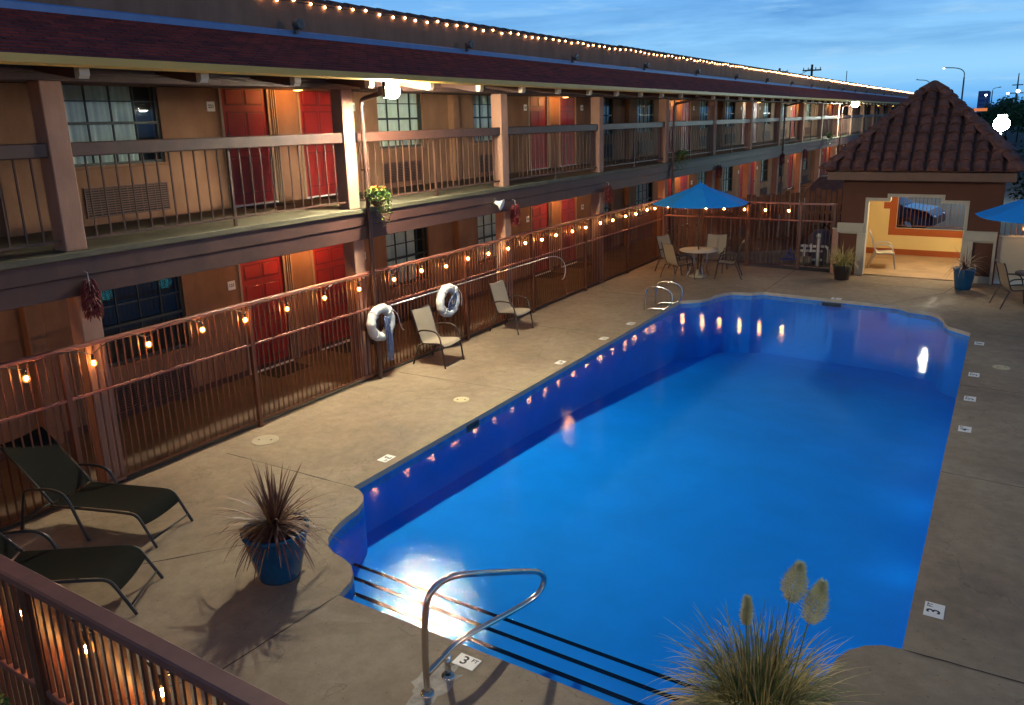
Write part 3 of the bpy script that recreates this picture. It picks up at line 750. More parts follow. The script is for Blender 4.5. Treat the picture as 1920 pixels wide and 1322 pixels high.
# rooftop string
t=thing('rooftop_string_lights','long run of tiny warm bulbs along the parapet top of the motel','string lights')
q=MB(); q.tube([(-1.28,Y0,6.02),(-1.28,17.2,6.02)],.006,4); q.tube([(-1.28,17.4,6.05),(-1.28,Y1,6.05)],.006,4); q.part('cord',BLACKP,t)
rb=MB(); rb.sphere((0,0,0),.022,6,4); rbme=rb.mesh('bulb',BULBR)
y=4.2; cnt=0; rest=MB()
while y<94:
    z=6.03+R.uniform(-.03,.02)+(.03 if y>17.3 else 0)
    if cnt<100: link('bulb',rbme,t,(-1.275,y,z))
    else: rest.sphere((-1.275,y,z),.03,5,3)
    cnt+=1; y+=.335+R.uniform(-.05,.05)
o=rest.part('bulb_run',BULBR,t); o['kind']='stuff'

# ================================================================== PAVILION
GX0,GX1,GY0,GY1=5.05,8.56,17.15,20.75
pav=thing('pavilion','small square pavilion with clay tiled pyramid roof at the far end of the pool','pavilion',(0,0,0))
H=2.42
b=MB()
# front wall with stepped opening
b.box(GX0,5.60,GY0,GY0+.18,0,H); b.box(7.90,GX1,GY0,GY0+.18,0,H)
b.box(5.60,6.10,GY0,GY0+.18,1.99,H); b.box(6.10,7.37,GY0,GY0+.18,2.10,H); b.box(7.37,7.90,GY0,GY0+.18,1.97,H)
b.part('front_wall',BROWNW,pav)
b=MB(); tt=.075; y0,y1=GY0-.03,GY0+.20
b.box(5.60,5.60+tt,y0,y1,0.0,1.99); b.box(7.90-tt,7.90,y0,y1,0,1.97)
b.box(5.60+tt,6.10+tt,y0,y1,1.99-tt,1.99); b.box(6.10,6.10+tt,y0,y1,1.99,2.10+.0); b.box(6.10+tt,7.37-tt,y0,y1,2.10-tt,2.10)
b.box(7.37-tt,7.37,y0,y1,1.97,2.10); b.box(7.37-tt,7.90-tt,y0,y1,1.97-tt,1.97)
b.part('opening_trim',CREAMT,pav)
b=MB(); y0=GY0-.09
b.box(4.98,5.60,y0,GY0-.001,1.09,1.34,.01); b.box(5.47,5.68,y0-.01,GY0-.001,0,1.089,.01); b.box(5.03,5.47,GY0-.02,GY0-.001,1.06,1.09)
b.part('pilaster',CREAMT,pav); b=MB()
b.box(7.84,8.54,y0,GY0-.001,1.02,1.26,.01); b.box(7.84,8.06,y0-.01,GY0-.001,0,1.019,.01); b.box(8.48,8.54,y0,GY0-.001,0,1.019,.006); b.box(8.06,8.48,GY0-.04,GY0-.001,0,.17,.004); b.box(8.06,8.48,GY0-.03,GY0-.001,.985,1.019)
b.part('pilaster',CREAMT,pav)
b=MB(); b.box(5.6,7.9,GY0+.0,GY1,0.002,.03); b.box(GX0,5.6,GY0+.2,GY1,.002,.03); b.box(7.9,GX1,GY0+.2,GY1,.002,.03); b.part('floor',TILEF,pav)
# back and side walls (yellow inside)
def wall_open(b,a0,a1,o0,o1,z0,z1,H,fn):
    fn(b,a0,o0,0,H); fn(b,o1,a1,0,H); fn(b,o0,o1,0,z0); fn(b,o0,o1,z1,H)
b=MB(); bw=lambda b,a,c,z0,z1: b.box(a,c,GY1-.16,GY1,z0,z1)
wall_open(b,GX0+.16,GX1-.16,5.98,8.2,.80,1.95,H,bw)
b.part('back_wall',YELLOW,pav)
b=MB(); b.box(GX0,GX0+.16,GY0+.181,GY1,0,H); b.part('side_wall',YELLOW,pav)
b=MB(); b.box(GX1-.16,GX1,GY0+.181,GY1,0,H); b.part('side_wall',YELLOW,pav)
b=MB(); b.box(GX0-.012,GX0-.001,GY0,GY1,0,H); b.part('outer_render',BROWNW,pav); b=MB(); b.box(GX1+.001,GX1+.012,GY0,GY1,0,H); b.part('outer_render',BROWNW,pav); b=MB(); b.box(GX0,5.98,GY1+.001,GY1+.012,0,H); b.box(8.2,GX1,GY1+.001,GY1+.012,0,H); b.part('outer_render',BROWNW,pav)
b=MB(); yo=GY1-.168
b.box(5.79,5.98,yo,GY1-.161,.60,1.78); b.box(5.98,8.38,yo,GY1-.161,.60,.80); b.box(8.2,8.38,yo,GY1-.161,.80,2.14);b.box(5.62,5.79,yo,GY1-.161,1.36,1.55)
b.box(GX0+.16,8.40,yo,GY1-.161,.03,.20)
b.box(GX0+.161,GX0+.168,GY0+.2,GY1-.17,.03,.20); b.box(GX1-.168,GX1-.161,GY0+.2,GY1-.17,.03,.20)
st=[(17.9,1.22,1.42),(19.2,1.36,1.62),(20.58,1.36,1.62)]
for (ya,z0,z1),(yb_,z2,z3) in zip(st,st[1:]): b.quad((GX0+.169,ya,z0),(GX0+.169,yb_,z2),(GX0+.169,yb_,z3),(GX0+.169,ya,z1))
b.part('painted_band',ORANGE,pav)
b=MB(); b.box(5.98,8.2,GY1-.10,GY1-.08,.86,.885); b.box(5.98,8.2,GY1-.10,GY1-.08,1.90,1.925)
x=6.03
while x<8.2: b.box(x-.008,x+.008,GY1-.098,GY1-.082,.885,1.90); x+=.10
b.part('window_bars',IRON,pav)
b=MB(); b.box(GX0+.01,GX1-.01,GY0+.01,GY1-.01,H+.001,H+.03); b.part('ceiling',CREAMT,pav)
b=MB(); E0x,E1x,E0y,E1y=4.74,8.78,16.60,20.95
b.box(E0x,E1x,E0y,E0y+.05,2.46,2.665,.006); b.box(E0x,E1x,E1y-.05,E1y,2.46,2.665,.006); b.box(E0x,E0x+.05,E0y+.05,E1y-.05,2.46,2.665); b.box(E1x-.05,E1x,E0y+.05,E1y-.05,2.46,2.665)
b.box(E0x+.05,E1x-.05,E0y+.05,E1y-.05,2.47,2.50); b.part('eave_fascia',FASCB,pav)
# tiled pyramid
AP=Vector((6.76,18.78,4.72)); EZ=2.69
C4=[Vector((E0x-.06,E0y-.06,EZ)),Vector((E1x+.06,E0y-.06,EZ)),Vector((E1x+.06,E1y+.06,EZ)),Vector((E0x-.06,E1y+.06,EZ))]
b=MB()
for i in range(4):
    A,B=C4[i],C4[(i+1)%4]; b.tri(A,B,AP)
b.part('roof',CLAY,pav)
b=MB(); rt_=random.Random(3)
def tile(b, o, dirx, diry, nrm, w, L, r0, r1, lift):
    rows=[]
    for (s_,rr,h) in ((0,r0,lift),(1,r1,0.0)):
        row=[]
        for j in range(7):
            a=PI*j/6; row.append(o+diry*(L*s_)+dirx*(-math.cos(a)*rr)+nrm*(math.sin(a)*rr*.82+h))
        rows.append(row)
    b.grid(rows)
    st=len(b.v); b.v += [tuple(p) for p in rows[0]]; b.f.append(tuple(range(st,st+7))); b.m.append(0); b.sm.append(False)
for i in range(4):
    A,B=C4[i],C4[(i+1)%4]; ex=(B-A).normalized(); Wd=(B-A).length; mid=(A+B)/2; ey=(AP-mid); Ls=ey.length; 
    apx=(AP-A).dot(ex); ey=(AP-(A+ex*apx)); Ls=ey.length; ey.normalize(); nr=ex.cross(ey).normalized()
    if nr.z<0: nr=-nr
    nc=10; ch=Ls/nc; ncol=13; cw=Wd/ncol
    for r_ in range(nc):
        t0=r_/nc
        for c_ in range(ncol+1):
            xx=(c_+.5)*cw - (.0)
            lo=apx*t0; hi=Wd-(Wd-apx)*t0
            if xx<lo+.03 or xx>hi-.03: continue
            o=A+ex*(xx+rt_.uniform(-.006,.006))+ey*(ch*r_-.03)+nr*.02
            tile(b,o,ex,ey,nr,cw,ch+.06,cw*.40,cw*.33,.035+rt_.uniform(0,.012))
tiles=b.part('roof_tile',CLAY,pav)
b=MB()
for i in range(4):
    A=C4[i]; d=(AP-A); L=d.length; d.normalize(); side=d.cross(Vector((0,0,1))).normalized(); nr=side.cross(d).normalized()
    if nr.z<0: nr=-nr
    n_=11
    for j in range(n_): tile(b,A+d*(L*j/n_-.04)+nr*.03,side,d,nr,.3,L/n_+.07,.13,.105,.045)
b.lathe([(.17,-.12),(.15,.0),(.09,.07),(0,.10)],12,tuple(AP+Vector((0,0,.02)))); b.part('hip_tile',CLAY,pav)
lamp=MB(); lamp.lathe([(0,0),(.11,0),(.11,-.02),(0,-.02)],16,(7.25,18.1,H)); l=lamp.part('ceiling_lamp',WHITE,pav)
point_light('lamp_glow',l,(7.25,18.1,H-.16),210,(1,.84,.56),.10)

# right-hand low wall with railing
t=thing('patio_wall','low cream wall with a thin metal railing right of the pavilion','wall',(0,17.25,0))
b=MB(); b.box(8.575,13.5,0,.18,0,1.12); b.part('wall',CREAMT,t); b=MB(); b.box(8.575,13.5,-.02,.2,1.121,1.165,.008); b.part('coping',CREAMT,t)
b=MB(); x=8.68
while x<13.4: b.box(x-.008,x+.008,.07,.086,1.166,1.72); x+=.115
b.box(8.6,13.5,.065,.09,1.72,1.75); b.part('railing',IRON,t)

string_lights('string_lights','few warm bulbs on the low patio wall at the right frame edge',[(x,17.16,1.40) for x in (9.07,9.75,10.4,11.1)])
t=thing('gate_post','short square pinkish masonry post between the far gate and the pavilion','post',(4.95,17.16,0))
b=MB(); b.box(-.075,.075,-.075,.075,0,1.16,.008); b.part('shaft',PINK,t); b=MB(); b.box(-.09,.09,-.09,.09,1.161,1.20,.01); b.part('cap',CREAMT,t)
# wooden board fence behind far corner, boards of uneven height
t=thing('board_fence','weathered cedar board fence of uneven boards enclosing the pool equipment','fence',(0,0,0))
A=Vector((-.35,17.75,0)); B=Vector((3.3,20.35,0)); Cc=Vector((5.02,20.6,0)); q=random.Random(5)
for (P0,P1,h0,h1) in ((A,B,1.52,1.83),(B,Cc,1.86,1.86)):
    d=(P1-P0); L=d.length; d.normalize(); nn=Vector((-d.y,d.x,0)); s_=0; b=MB()
    while s_<L:
        w=.118; h=h0+(h1-h0)*s_/L+q.uniform(-.06,.06); p=P0+d*s_; off=nn*(.0 if int(s_/.15)%2 else .035)
        a=p+off; c=p+d*w+off; 
        pts=[a,c,c+nn*.02,a+nn*.02]
        i=len(b.v); b.v += [(v.x,v.y,.03) for v in pts]+[(v.x,v.y,h) for v in pts]
        for f in ((0,1,5,4),(1,2,6,5),(2,3,7,6),(3,0,4,7),(4,5,6,7)): b.f.append(tuple(i+k for k in f)); b.m.append(0); b.sm.append(False)
        s_+=.15
    for z in (.35,1.15):
        a=P0+nn*.055; c=P1+nn*.055
        i=len(b.v); vs=[a,c,c+nn*.04,a+nn*.04]; b.v += [(v.x,v.y,z) for v in vs]+[(v.x,v.y,z+.09) for v in vs]
        for f in ((0,1,5,4),(1,2,6,5),(2,3,7,6),(3,0,4,7),(4,5,6,7)): b.f.append(tuple(i+k for k in f)); b.m.append(0); b.sm.append(False)
    b.part('board_panel',WOODF,t)
# equipment pad
mb=MB(); mb.quad((.05,17.401,-.02),(5.04,17.401,-.02),(5.04,20.6,-.02),(.05,20.6,-.02)); struct(mb.part('equipment_pad',mat('pad_concrete',(.16,.13,.10),.9,var=.3)))
t=thing('pool_pump','white pvc pipework and pump in front of the grey filter tank behind the fence','pool pump',(4.15,17.9,0))
b=MB()
for z in (.18,.42,.55): b.tube([(-.3,0,z),(.35,.05,z)],.035,8)
b.tube([(.25,-.05,.02),(.25,-.05,.80)],.04,8); b.tube([(-.12,0,.05),(-.12,0,.60)],.035,8); b.tube([(.05,.02,.42),(.05,.02,.62)],.03,8)
b.sphere((.25,-.05,.86),.07,10,6); b.tube(smooth_path([(.3,.05,.55),(.5,.1,.55),(.5,.1,.1)]),.035,8); b.part('pipework',PVC,t)
b=MB(); b.lathe([(0,-.16),(.10,-.14),(.11,.14),(0,.16)],14,(-.05,-.1,.18),'x'); b.part('motor',mat('motor_tan',(.30,.22,.12),.5),t)
t=thing('filter_tank','dark grey domed filter tank with a valve on top','filter tank',(4.35,18.45,0))
b=MB(); b.lathe([(.30,0),(.33,.05),(.34,.55),(.30,.78),(.18,.93),(.06,.98),(0,.98)],20); b.part('tank',TANKG,t)
b=MB(); b.lathe([(.07,.97),(.07,1.05),(.10,1.07),(.10,1.13),(0,1.15)],12); b.tube([(-.2,0,1.07),(.2,0,1.07)],.03,8); b.part('valve',BLACKP,t)
t=thing('garden_hose','coiled blue hose lying on the equipment pad','hose',(3.55,18.3,0))
b=MB(); path=[(.28*math.cos(a)*(1-.02*i),.28*math.sin(a)*(1-.02*i),.03+.006*i) for i,a in enumerate([j*.4 for j in range(60)])]
b.tube(path,.018,6); b.part('coil',HOSE,t)

# ================================================================== FURNITURE
def sling_chair(label,loc,rot,group=None,slm=SLINGB,frm=FRAMED):
    # faces local +X, origin centre of the feet
    t=thing('patio_chair',label,'patio chair',loc,rot,group)
    w=.29
    for s_ in (-1,1):
        y=s_*w
        b=MB(); b.tube(smooth_path([(.33,y*1.02,0),(.27,y,.40),(.22,y,.58),(.14,y,.64),(-.10,y,.645),(-.20,y,.61),(-.225,y*.98,.56)]),.015,8); b.part('armrest',frm,t)
        b=MB(); b.tube(smooth_path([(-.34,y*1.02,0),(-.26,y,.22),(-.19,y*.93,.37)]),.015,8); b.part('leg',frm,t)
        b=MB(); b.tube(smooth_path([(.28,y*.92,.385),(.24,y*.92,.425),(-.08,y*.92,.39),(-.16,y*.92,.40),(-.215,y*.92,.55),(-.325,y*.92,.93),(-.36,y*.92,.975)]),.014,8); b.part('side_rail',frm,t)
    b=MB(); b.tube([(.255,-w,.36),(.255,w,.36)],.010,6); b.tube([(-.18,-w,.36),(-.18,w,.36)],.010,6); b.part('crossbar',frm,t)
    prof=smooth_path([(.30,0,.375),(.26,0,.425),(.0,0,.395),(-.13,0,.385),(-.19,0,.46),(-.26,0,.73),(-.325,0,.94),(-.35,0,.97),(-.37,0,.96)],2)
    b=MB(); rows=[]
    for j in range(9):
        f=j/8*2-1; rows.append([(p.x,f*w*.90,p.z-.018*(1-f*f)) for p in prof])
    b.grid(rows); b.part('sling',slm,t); return t
sling_chair('beige sling chair on the deck between the two life rings',(.44,5.90,0),0.06,'beige sling chairs')
sling_chair('beige sling chair by the fence to the right of both life rings',(.42,8.36,0),0.02,'beige sling chairs')
tc_=(1.93,15.2)
sling_chair('beige chair at the table under the blue umbrella with its back toward the pool',(1.55,14.72,0),.95,'chairs round the umbrella table')
sling_chair('beige chair at the umbrella table closest to the long fence',(1.05,15.62,0),-.30,'chairs round the umbrella table')
sling_chair('beige chair on the right of the umbrella table seen side on',(2.68,15.42,0),PI+.25,'chairs round the umbrella table')
sling_chair('beige chair behind the umbrella table against the board fence',(2.05,16.15,0),-PI/2+.1,'chairs round the umbrella table')
sling_chair('dark beige chair beside the patio table at the right frame edge',(8.98,14.75,0),.35,'chairs at the right hand table')
sling_chair('dark chair behind the right hand patio table by the low wall',(9.55,15.75,0),-PI/2,'chairs at the right hand table')
def table(label,loc,r,top):
    t=thing('patio_table',label,'patio table',loc)
    b=MB(); b.lathe([(0,.69),(r-.03,.69),(r,.70),(r,.715),(r-.01,.722),(0,.722)],32); b.part('table_top',top,t)
    for k in range(4):
        a=PI/4+k*PI/2; c,s_=math.cos(a),math.sin(a)
        b=MB(); b.tube(smooth_path([(c*.30,s_*.30,.69),(c*.24,s_*.24,.45),(c*.22,s_*.22,.2),(c*.34,s_*.34,0.0)]),.014,8); b.part('leg',STEEL,t)
    b=MB(); b.lathe([(0,0),(.23,0),(.23,.05),(.06,.08),(.03,.2),(0,.2)],20); b.part('umbrella_base',mat('umbrella_base_stone',(.35,.28,.18),.8),t)
    return t
table('round cream patio table with the blue umbrella through it',(tc_[0],tc_[1],0),.49,TABLET)
table('dark round patio table at the right frame edge below the second umbrella',(9.45,14.9,0),.50,mat('table_dark',(.05,.045,.07),.3))
def umbrella(label,loc,rad,ze,za,rot):
    t=thing('patio_umbrella',label,'umbrella',loc,rot,'blue patio umbrellas')
    b=MB(); b.tube([(0,0,.01),(0,0,za-.02)],.02,10); b.part('pole',mat('umbrella_pole_dark',(.05,.03,.02),.4),t)
    b=MB(); n=8; rows=[]
    for k in range(n):
        a0,a1=2*PI*k/n,2*PI*(k+1)/n; g_=[]
        for i in range(7):
            s_=i/6; rr=rad*s_; zz=za-(za-ze)*(s_**1.12); row=[]
            for j in range(5):
                u=j/4; c0=Vector((math.cos(a0),math.sin(a0),0)); c1=Vector((math.cos(a1),math.sin(a1),0)); p=c0.lerp(c1,u)*rr
                sag=-.035*s_*4*u*(1-u)*.6; row.append((p.x,p.y,zz+sag))
            g_.append(row)
        b.grid(g_)
    b.part('canopy',UMB,t)
    b=MB(); b.lathe([(.0,.03),(.17,-.045),(.19,-.075)],8,(0,0,za+.02)); b.lathe([(.012,0),(.02,.02),(.02,.05),(0,.07)],8,(0,0,za+.03)); b.part('vent_cap',UMB,t)
    b=MB()
    for k in range(n):
        a=2*PI*k/n; c,s_=math.cos(a),math.sin(a); b.tube([(0.02*c,0.02*s_,za-.03),(rad*.99*c,rad*.99*s_,ze-.008)],.007,5); b.tube([(.03*c,.03*s_,ze-.12),(rad*.5*c,rad*.5*s_,(za+ze)/2-.0)],.006,5)
    b.part('ribs',FRAMED,t); return t
umbrella('open blue umbrella over the round table in the far left corner',(tc_[0],tc_[1],0),1.24,1.93,2.40,PI/8+.1)
umbrella('second blue umbrella partly cut off by the right frame edge',(9.42,14.9,0),1.35,1.90,2.42,PI/8+.25)

def lounger(label,loc,rot):
    # foot end toward +X, origin at foot-end centre on the ground
    t=thing('sun_lounger',label,'sun lounger',loc,rot,'black sling sun loungers')
    w=.275; fx=-.20
    for s_ in (-1,1):
        y=s_*w
        b=MB(); b.tube(smooth_path([(0,y*1.02,0),(-.13,y,.24),(-.19,y,.335),(-.30,y,.35),(-1.15,y,.33),(-1.25,y,.33)]),.015,8); b.part('side_rail',FRAMEB,t)
        b=MB(); b.tube(smooth_path([(-.80,y*1.12,0),(-.90,y*1.12,.22),(-.98,y*1.12,.44),(-1.08,y*1.12,.52),(-1.25,y*1.12,.53),(-1.50,y*1.12,.50),(-1.56,y*1.10,.44),(-1.66,y*1.12,0.0)]),.016,8); b.part('armrest',FRAMEB,t)
        b=MB(); b.tube([(-1.22,y*.97,.33),(-1.30,y*.97,.42),(-1.78,y*.97,.93)],.014,8); b.part('back_rail',FRAMEB,t)
    b=MB(); b.tube([(-.045,-w*1.02,.08),(-.045,w*1.02,.08)],.010,6); b.tube([(-.95,-w*1.1,.32),(-.95,w*1.1,.32)],.010,6); b.tube([(-1.62,-w*1.1,.15),(-1.62,w*1.1,.15)],.010,6); b.part('crossbar',FRAMEB,t)
    def sheet(pf,m,nm):
        P=smooth_path(pf,2); b=MB(); rows=[]
        for j in range(9):
            f=j/8*2-1; rows.append([(p.x,f*w*.97,p.z-.02*(1-f*f)) for p in P])
        b.grid(rows); b.part(nm,m,t)
    sheet([(-.115,0,.235),(-.17,0,.335),(-.26,0,.365),(-.40,0,.365),(-1.1,0,.345),(-1.24,0,.345)],SLINGD,'seat_sling')
    sheet([(-1.25,0,.36),(-1.32,0,.45),(-1.55,0,.70),(-1.77,0,.945),(-1.81,0,.95)],SLINGD,'back_sling')
    return t
lounger('black sling lounger with raised back beside the long fence, farther of the two',(1.675,-.26,0),math.radians(17))
lounger('black sling lounger partly hidden behind the close fence rail, nearer of the two',(2.46,-1.07,0),math.radians(34))

# life rings with rope
def life_ring(label,y,z,rope):
    t=thing('life_ring',label,'life ring',(.155,y,z),0,'white life rings hung on the fence')
    b=MB(); P=[(.0,.235*math.cos(a),.235*math.sin(a)) for a in [2*PI*i/40 for i in range(40)]]; b.tube(P,[.078+.006*math.sin(i*1.7) for i in range(40)],14,closed=True); b.part('ring',LIFEW,t)
    b=MB()
    for k in range(4):
        a=PI/4+k*PI/2; c=(0,.235*math.cos(a),.235*math.sin(a)); d=Vector((0,math.cos(a),math.sin(a)))
        P=[Vector(c)+d*(.088*math.cos(q_))+Vector((.088*math.sin(q_),0,0)) for q_ in [2*PI*j/12 for j in range(12)]]
        b=MB(); b.tube(P,.008,5,closed=True); b.part('rope_lashing',ROPEW,t)
    b=MB()
    b.tube(smooth_path([(.08,.20,.20),(.09,.33,.08),(.085,.37,-.08),(.08,.42,-.20),(.06,.50,-.24)]) if rope else smooth_path([(.08,.20,.20),(.09,.33,.05),(.085,.30,-.15)]),.006,5)
    b.part('grab_rope',ROPEW,t)
    b=MB(); q=random.Random(int(y*10))
    if rope:
        for k in range(16):
            o=q.uniform(-.05,.05); o2=q.uniform(-.02,.05); L=q.uniform(.35,.68)
            b.tube(smooth_path([(.07+o2,.03+o*.5,.10),(.10+o2,.04+o,-.05),(.10+o2,.05+o,-L*.6),(.09+o2,.06+o,-L),(.10+o2,.08+o*1.2,-L*.98),(.11+o2,.09+o*.7,-L*.5),(.08,.05+o,.05)]),.006,5)
        for k in range(6):
            z0=.06-.03*k; P=[(.09+.045*math.cos(a),.045+.05*math.sin(a),z0+.02*math.sin(2*a+k)) for a in [2*PI*i/12 for i in range(12)]]; b.tube(P,.009,5,closed=True)
    else:
        for k in range(12):
            o=q.uniform(-.05,.05); P=[(.08+.02*math.cos(a)+o*.2,.03+(.03+abs(o))*math.sin(a)+o,-.04+.13*math.cos(a)+o) for a in [2*PI*i/12 for i in range(12)]]; b.tube(P,.007,5,closed=True)
    b.part('rope_bundle',ROPEB,t); return t
life_ring('larger white life ring with a long blue rope bundle hanging from it',4.78,.945,True)
life_ring('second white life ring above the sling chair with a short rope coil',6.62,.94,False)
t=thing('shepherd_crook','thin aluminium rescue pole with a hooked end lying along the fence mid rail','rescue pole',(0,0,0))
b=MB(); b.tube([(.13,4.9,1.17),(.14,10.35,1.15)],.013,8); b.tube(smooth_path([(.14,10.3,1.15),(.15,10.65,1.14),(.20,10.95,1.02),(.24,11.02,.8),(.26,10.92,.62),(.26,10.8,.58)]),.010,8); b.part('pole',ALU,t)
# hand rail
t=thing('pool_handrail','bent stainless steel handrail standing at the pool steps','handrail',(5.42,-.80,0))
def rel(L): return [(x-5.42,y+.80,z) for x,y,z in L]
b=MB(); b.tube(smooth_path(rel([(5.42,-.80,-.02),(5.42,-.80,.30),(5.425,-.79,.60),(5.44,-.75,.82),(5.50,-.58,.88),(5.58,-.35,.80),(5.60,.40,.42),(5.62,.52,.35),(5.64,.58,.26),(5.62,.50,.15),(5.56,.25,.14),(5.50,-.30,.24),(5.46,-.48,.24),(5.44,-.62,.20),(5.42,-.78,.16)]),2),.0245,14); b.part('rail',STEEL,t)
b=MB(); b.tube(rel([(5.44,-.57,-.02),(5.44,-.565,.21)]),.0245,14); b.part('post',STEEL,t)
for c in ((0,0,.002),(.02,.23,.002)): b=MB(); b.lathe([(.025,.018),(.05,.014),(.055,.0)],16,c); b.part('escutcheon',STEEL,t)
mb=MB(); q=random.Random(9)
pts=[]
for i in range(26):
    a=2*PI*i/26; rr=.20+q.uniform(-.06,.06); pts.append((5.40+rr*math.cos(a)*.75,-.70+rr*1.25*math.sin(a),.004))
st=len(mb.v); mb.v+=pts; mb.f.append(tuple(range(st,st+26))); mb.m.append(0); mb.sm.append(False); mb.part('mortar_patch',PATCH,deck)
# ladder rails
t=thing('pool_ladder','pair of looped stainless steel grab rails at the far left pool corner','pool ladder',(0,0,0))
for (y,sx_) in ((11.15,0),(11.78,0)):
    b=MB(); b.tube(smooth_path([(2.12,y,0),(2.14,y,.40),(2.22,y+.03,.52),(2.55,y+.05,.52),(2.74,y+.05,.40),(2.72,y+.05,.15),(2.60,y+.04,.05),(2.45,y+.02,.04),(2.28,y,.04),(2.2,y-.01,0.0)]),.019,10); b.part('grab_rail',STEEL,t)
# depth tiles
def tile_mark(x,y,txt,up_,right_,sz,label,wear=1):
    t=thing('depth_marker',label,'depth marker',(x,y,0),0,'depth marker tiles set in the deck')
    b=MB(); b.box(-sz*.72,sz*.72,-sz/2,sz/2,.001,.006,.001) if abs(right_[0])>.5 else b.box(-sz/2,sz/2,-sz*.72,sz*.72,.001,.006,.001); b.part('tile',WHITE,t)
    if txt:
        Rm=Matrix(((right_[0],up_[0],0,0),(right_[1],up_[1],0,0),(0,0,1,.0066),(0,0,0,1)))
        text_part('lettering',txt,sz*.95,INK,t,Matrix.Translation((-.16*sz*right_[0],-.16*sz*right_[1],0))@Rm,.0003)
        text_part('lettering',"FT",sz*.38,INK,t,Matrix.Translation((.42*sz*right_[0]+.22*sz*up_[0],.42*sz*right_[1]+.22*sz*up_[1],0))@Rm,.0003)
tile_mark(5.47,-.37,'3',(0,1),(1,0),.135,'white 3 FT tile beside the handrail post')
for y,tx,w in ((2.136,'3','large white 3 FT tile on the right deck closest to the grass planter'),(6.68,'4','white 4 FT tile on the right hand deck, second from the nearest'),(8.0,'5','white 5 FT tile on the right deck, third from the nearest'),(9.26,'5','white tile on the right deck level with the skimmer lid'),(11.28,'6','farthest white tile on the right deck near the pool corner')):
    tile_mark(8.50,y,tx,(-1,0),(0,1),.15,w)
for y,tx,w in ((2.27,'3','white tile on the left deck closest to the spiky potted plant'),(6.84,'4','white tile on the left deck level with the space between both sling chairs'),(8.58,'5','white tile on the left deck opposite the right hand sling chair'),(9.86,'5','farthest white tile on the left deck before the grab rails')):
    tile_mark(2.365,y,tx,(1,0),(0,-1),.14,w)
tile_mark(5.60,13.98,'5',(0,1),(1,0),.15,'white 5 FT tile at the middle of the far pool edge')
def lid(x,y,r,label,m=LIDM):
    t=thing('skimmer_lid',label,'skimmer lid',(x,y,0)); b=MB(); b.lathe([(r+.01,.0015),(r+.008,.008),(r,.010),(0,.010)],28); b.part('lid',m,t)
    b=MB()
    for a in (0,PI): b.lathe([(0,.0125),(.014,.0125),(.014,.0105)],10,(.5*r*math.cos(a+.5),.5*r*math.sin(a+.5),0))
    b.part('finger_hole',INK,t)
lid(1.943,4.478,.115,'round cream skimmer lid on the left deck before the life rings')
lid(8.86,9.87,.115,'round cream skimmer lid on the right hand deck')
lid(.52,1.93,.17,'large pale round cover in the deck near the left fence',mat('lid_pale',(.36,.30,.21),.8,var=.1))

# skimmer mouth in left wall + black slab for the small shadow at the far wall
b=MB(); b.box(xl-.004,xl+.008,3.75,4.05,-.16,-.05); b.part('skimmer_mouth_shade',INK,pb)
b=MB(); b.box(5.35,5.75,13.70,13.765,-.13,-.05); b.part('skimmer_mouth_shade',INK,pb)

# underwater lights in the right hand pool wall
for y in (2.0,3.9,5.8,7.7,9.6,11.5):
    b=MB(); b.lathe([(.225,0),(.225,-.003),(.20,-.004)],24,(xr-.002,y,-.38),'x'); w=b.part('light_ring',STEEL,pb)
    b=MB(); b.lathe([(.20,-.0045),(.12,-.006),(0,-.007)],24,(xr-.002,y,-.38),'x'); b.part('pool_light',emis('pool_light_glow',(.15,.9,1.0),POOLL),w)

def at(px,py,y):   # a real distance along the courtyard for a thing seen at this bearing
    d=r2*((px-960)/F)-u2*((py-600)/F)+fw; k=(y-CAM.y)/d.y; return CAM+d*k
# ================================================================== PLANTS
def pot(t,r0,r1,h,m):
    b=MB(); b.lathe([(0,0),(r0*.96,0),(r0,.02),(r0+(r1-r0)*.55,h*.5),(r1*.97,h*.86),(r1*.99,h*.9),(r1*1.04,h*.92),(r1*1.05,h*.99),(r1*1.02,h),(r1*.93,h),(r1*.92,h*.90)],32); b.part('pot',m,t)
    b=MB(); b.disc((0,0,h*.90),r1*.93,24); b.part('soil',SOIL,t)
def strap(b,o,az,el,L,w,droop,n=9,rng=R):
    P=[]; W2=[]; p=Vector(o); d=Vector((math.cos(az)*math.cos(el),math.sin(az)*math.cos(el),math.sin(el)))
    for i in range(n+1):
        s_=i/n; P.append(p.copy()); W2.append(w*(.55+1.3*s_ if s_<.25 else max(.02,(1-s_)**.75*1.12)))
        p=p+d*(L/n); d=(d+Vector((0,0,-droop/n))).normalized()
    side=Vector((-math.sin(az),math.cos(az),0)); b.ribbon(P,W2,side,.25)
def spiky(name,label,loc,r0,r1,h,potm,nl,L,seed,grp):
    t=thing(name,label,'potted plant',loc,0,grp); pot(t,r0,r1,h,potm); q=random.Random(seed)
    b=MB()
    for i in range(nl):
        b.mi=0 if q.random()<.72 else 1
        u=q.random(); el=PI/2*(1-u**.62*1.0)+q.uniform(-.1,.1)
        strap(b,(q.uniform(-.03,.03),q.uniform(-.03,.03),h*.9+q.uniform(0,.10)),q.uniform(0,2*PI),max(.05,el),L*q.uniform(.6,1.1),.0125,q.uniform(.1,.5) if el>1 else q.uniform(.4,2.1))
    b.part('leaves',[SPIKE,SPIKE2],t); return t
spiky('potted_cordyline','spiky reddish brown plant in a blue pot on the left deck by the pool corner',(3.23,-.24,0),.195,.295,.49,BLUEP,240,.66,11,'spiky plants in blue pots')
spiky('potted_cordyline','dark spiky plant in a blue pot right of the pavilion opening',(7.98,16.25,0),.17,.235,.50,BLUEP,60,.66,12,'spiky plants in blue pots')
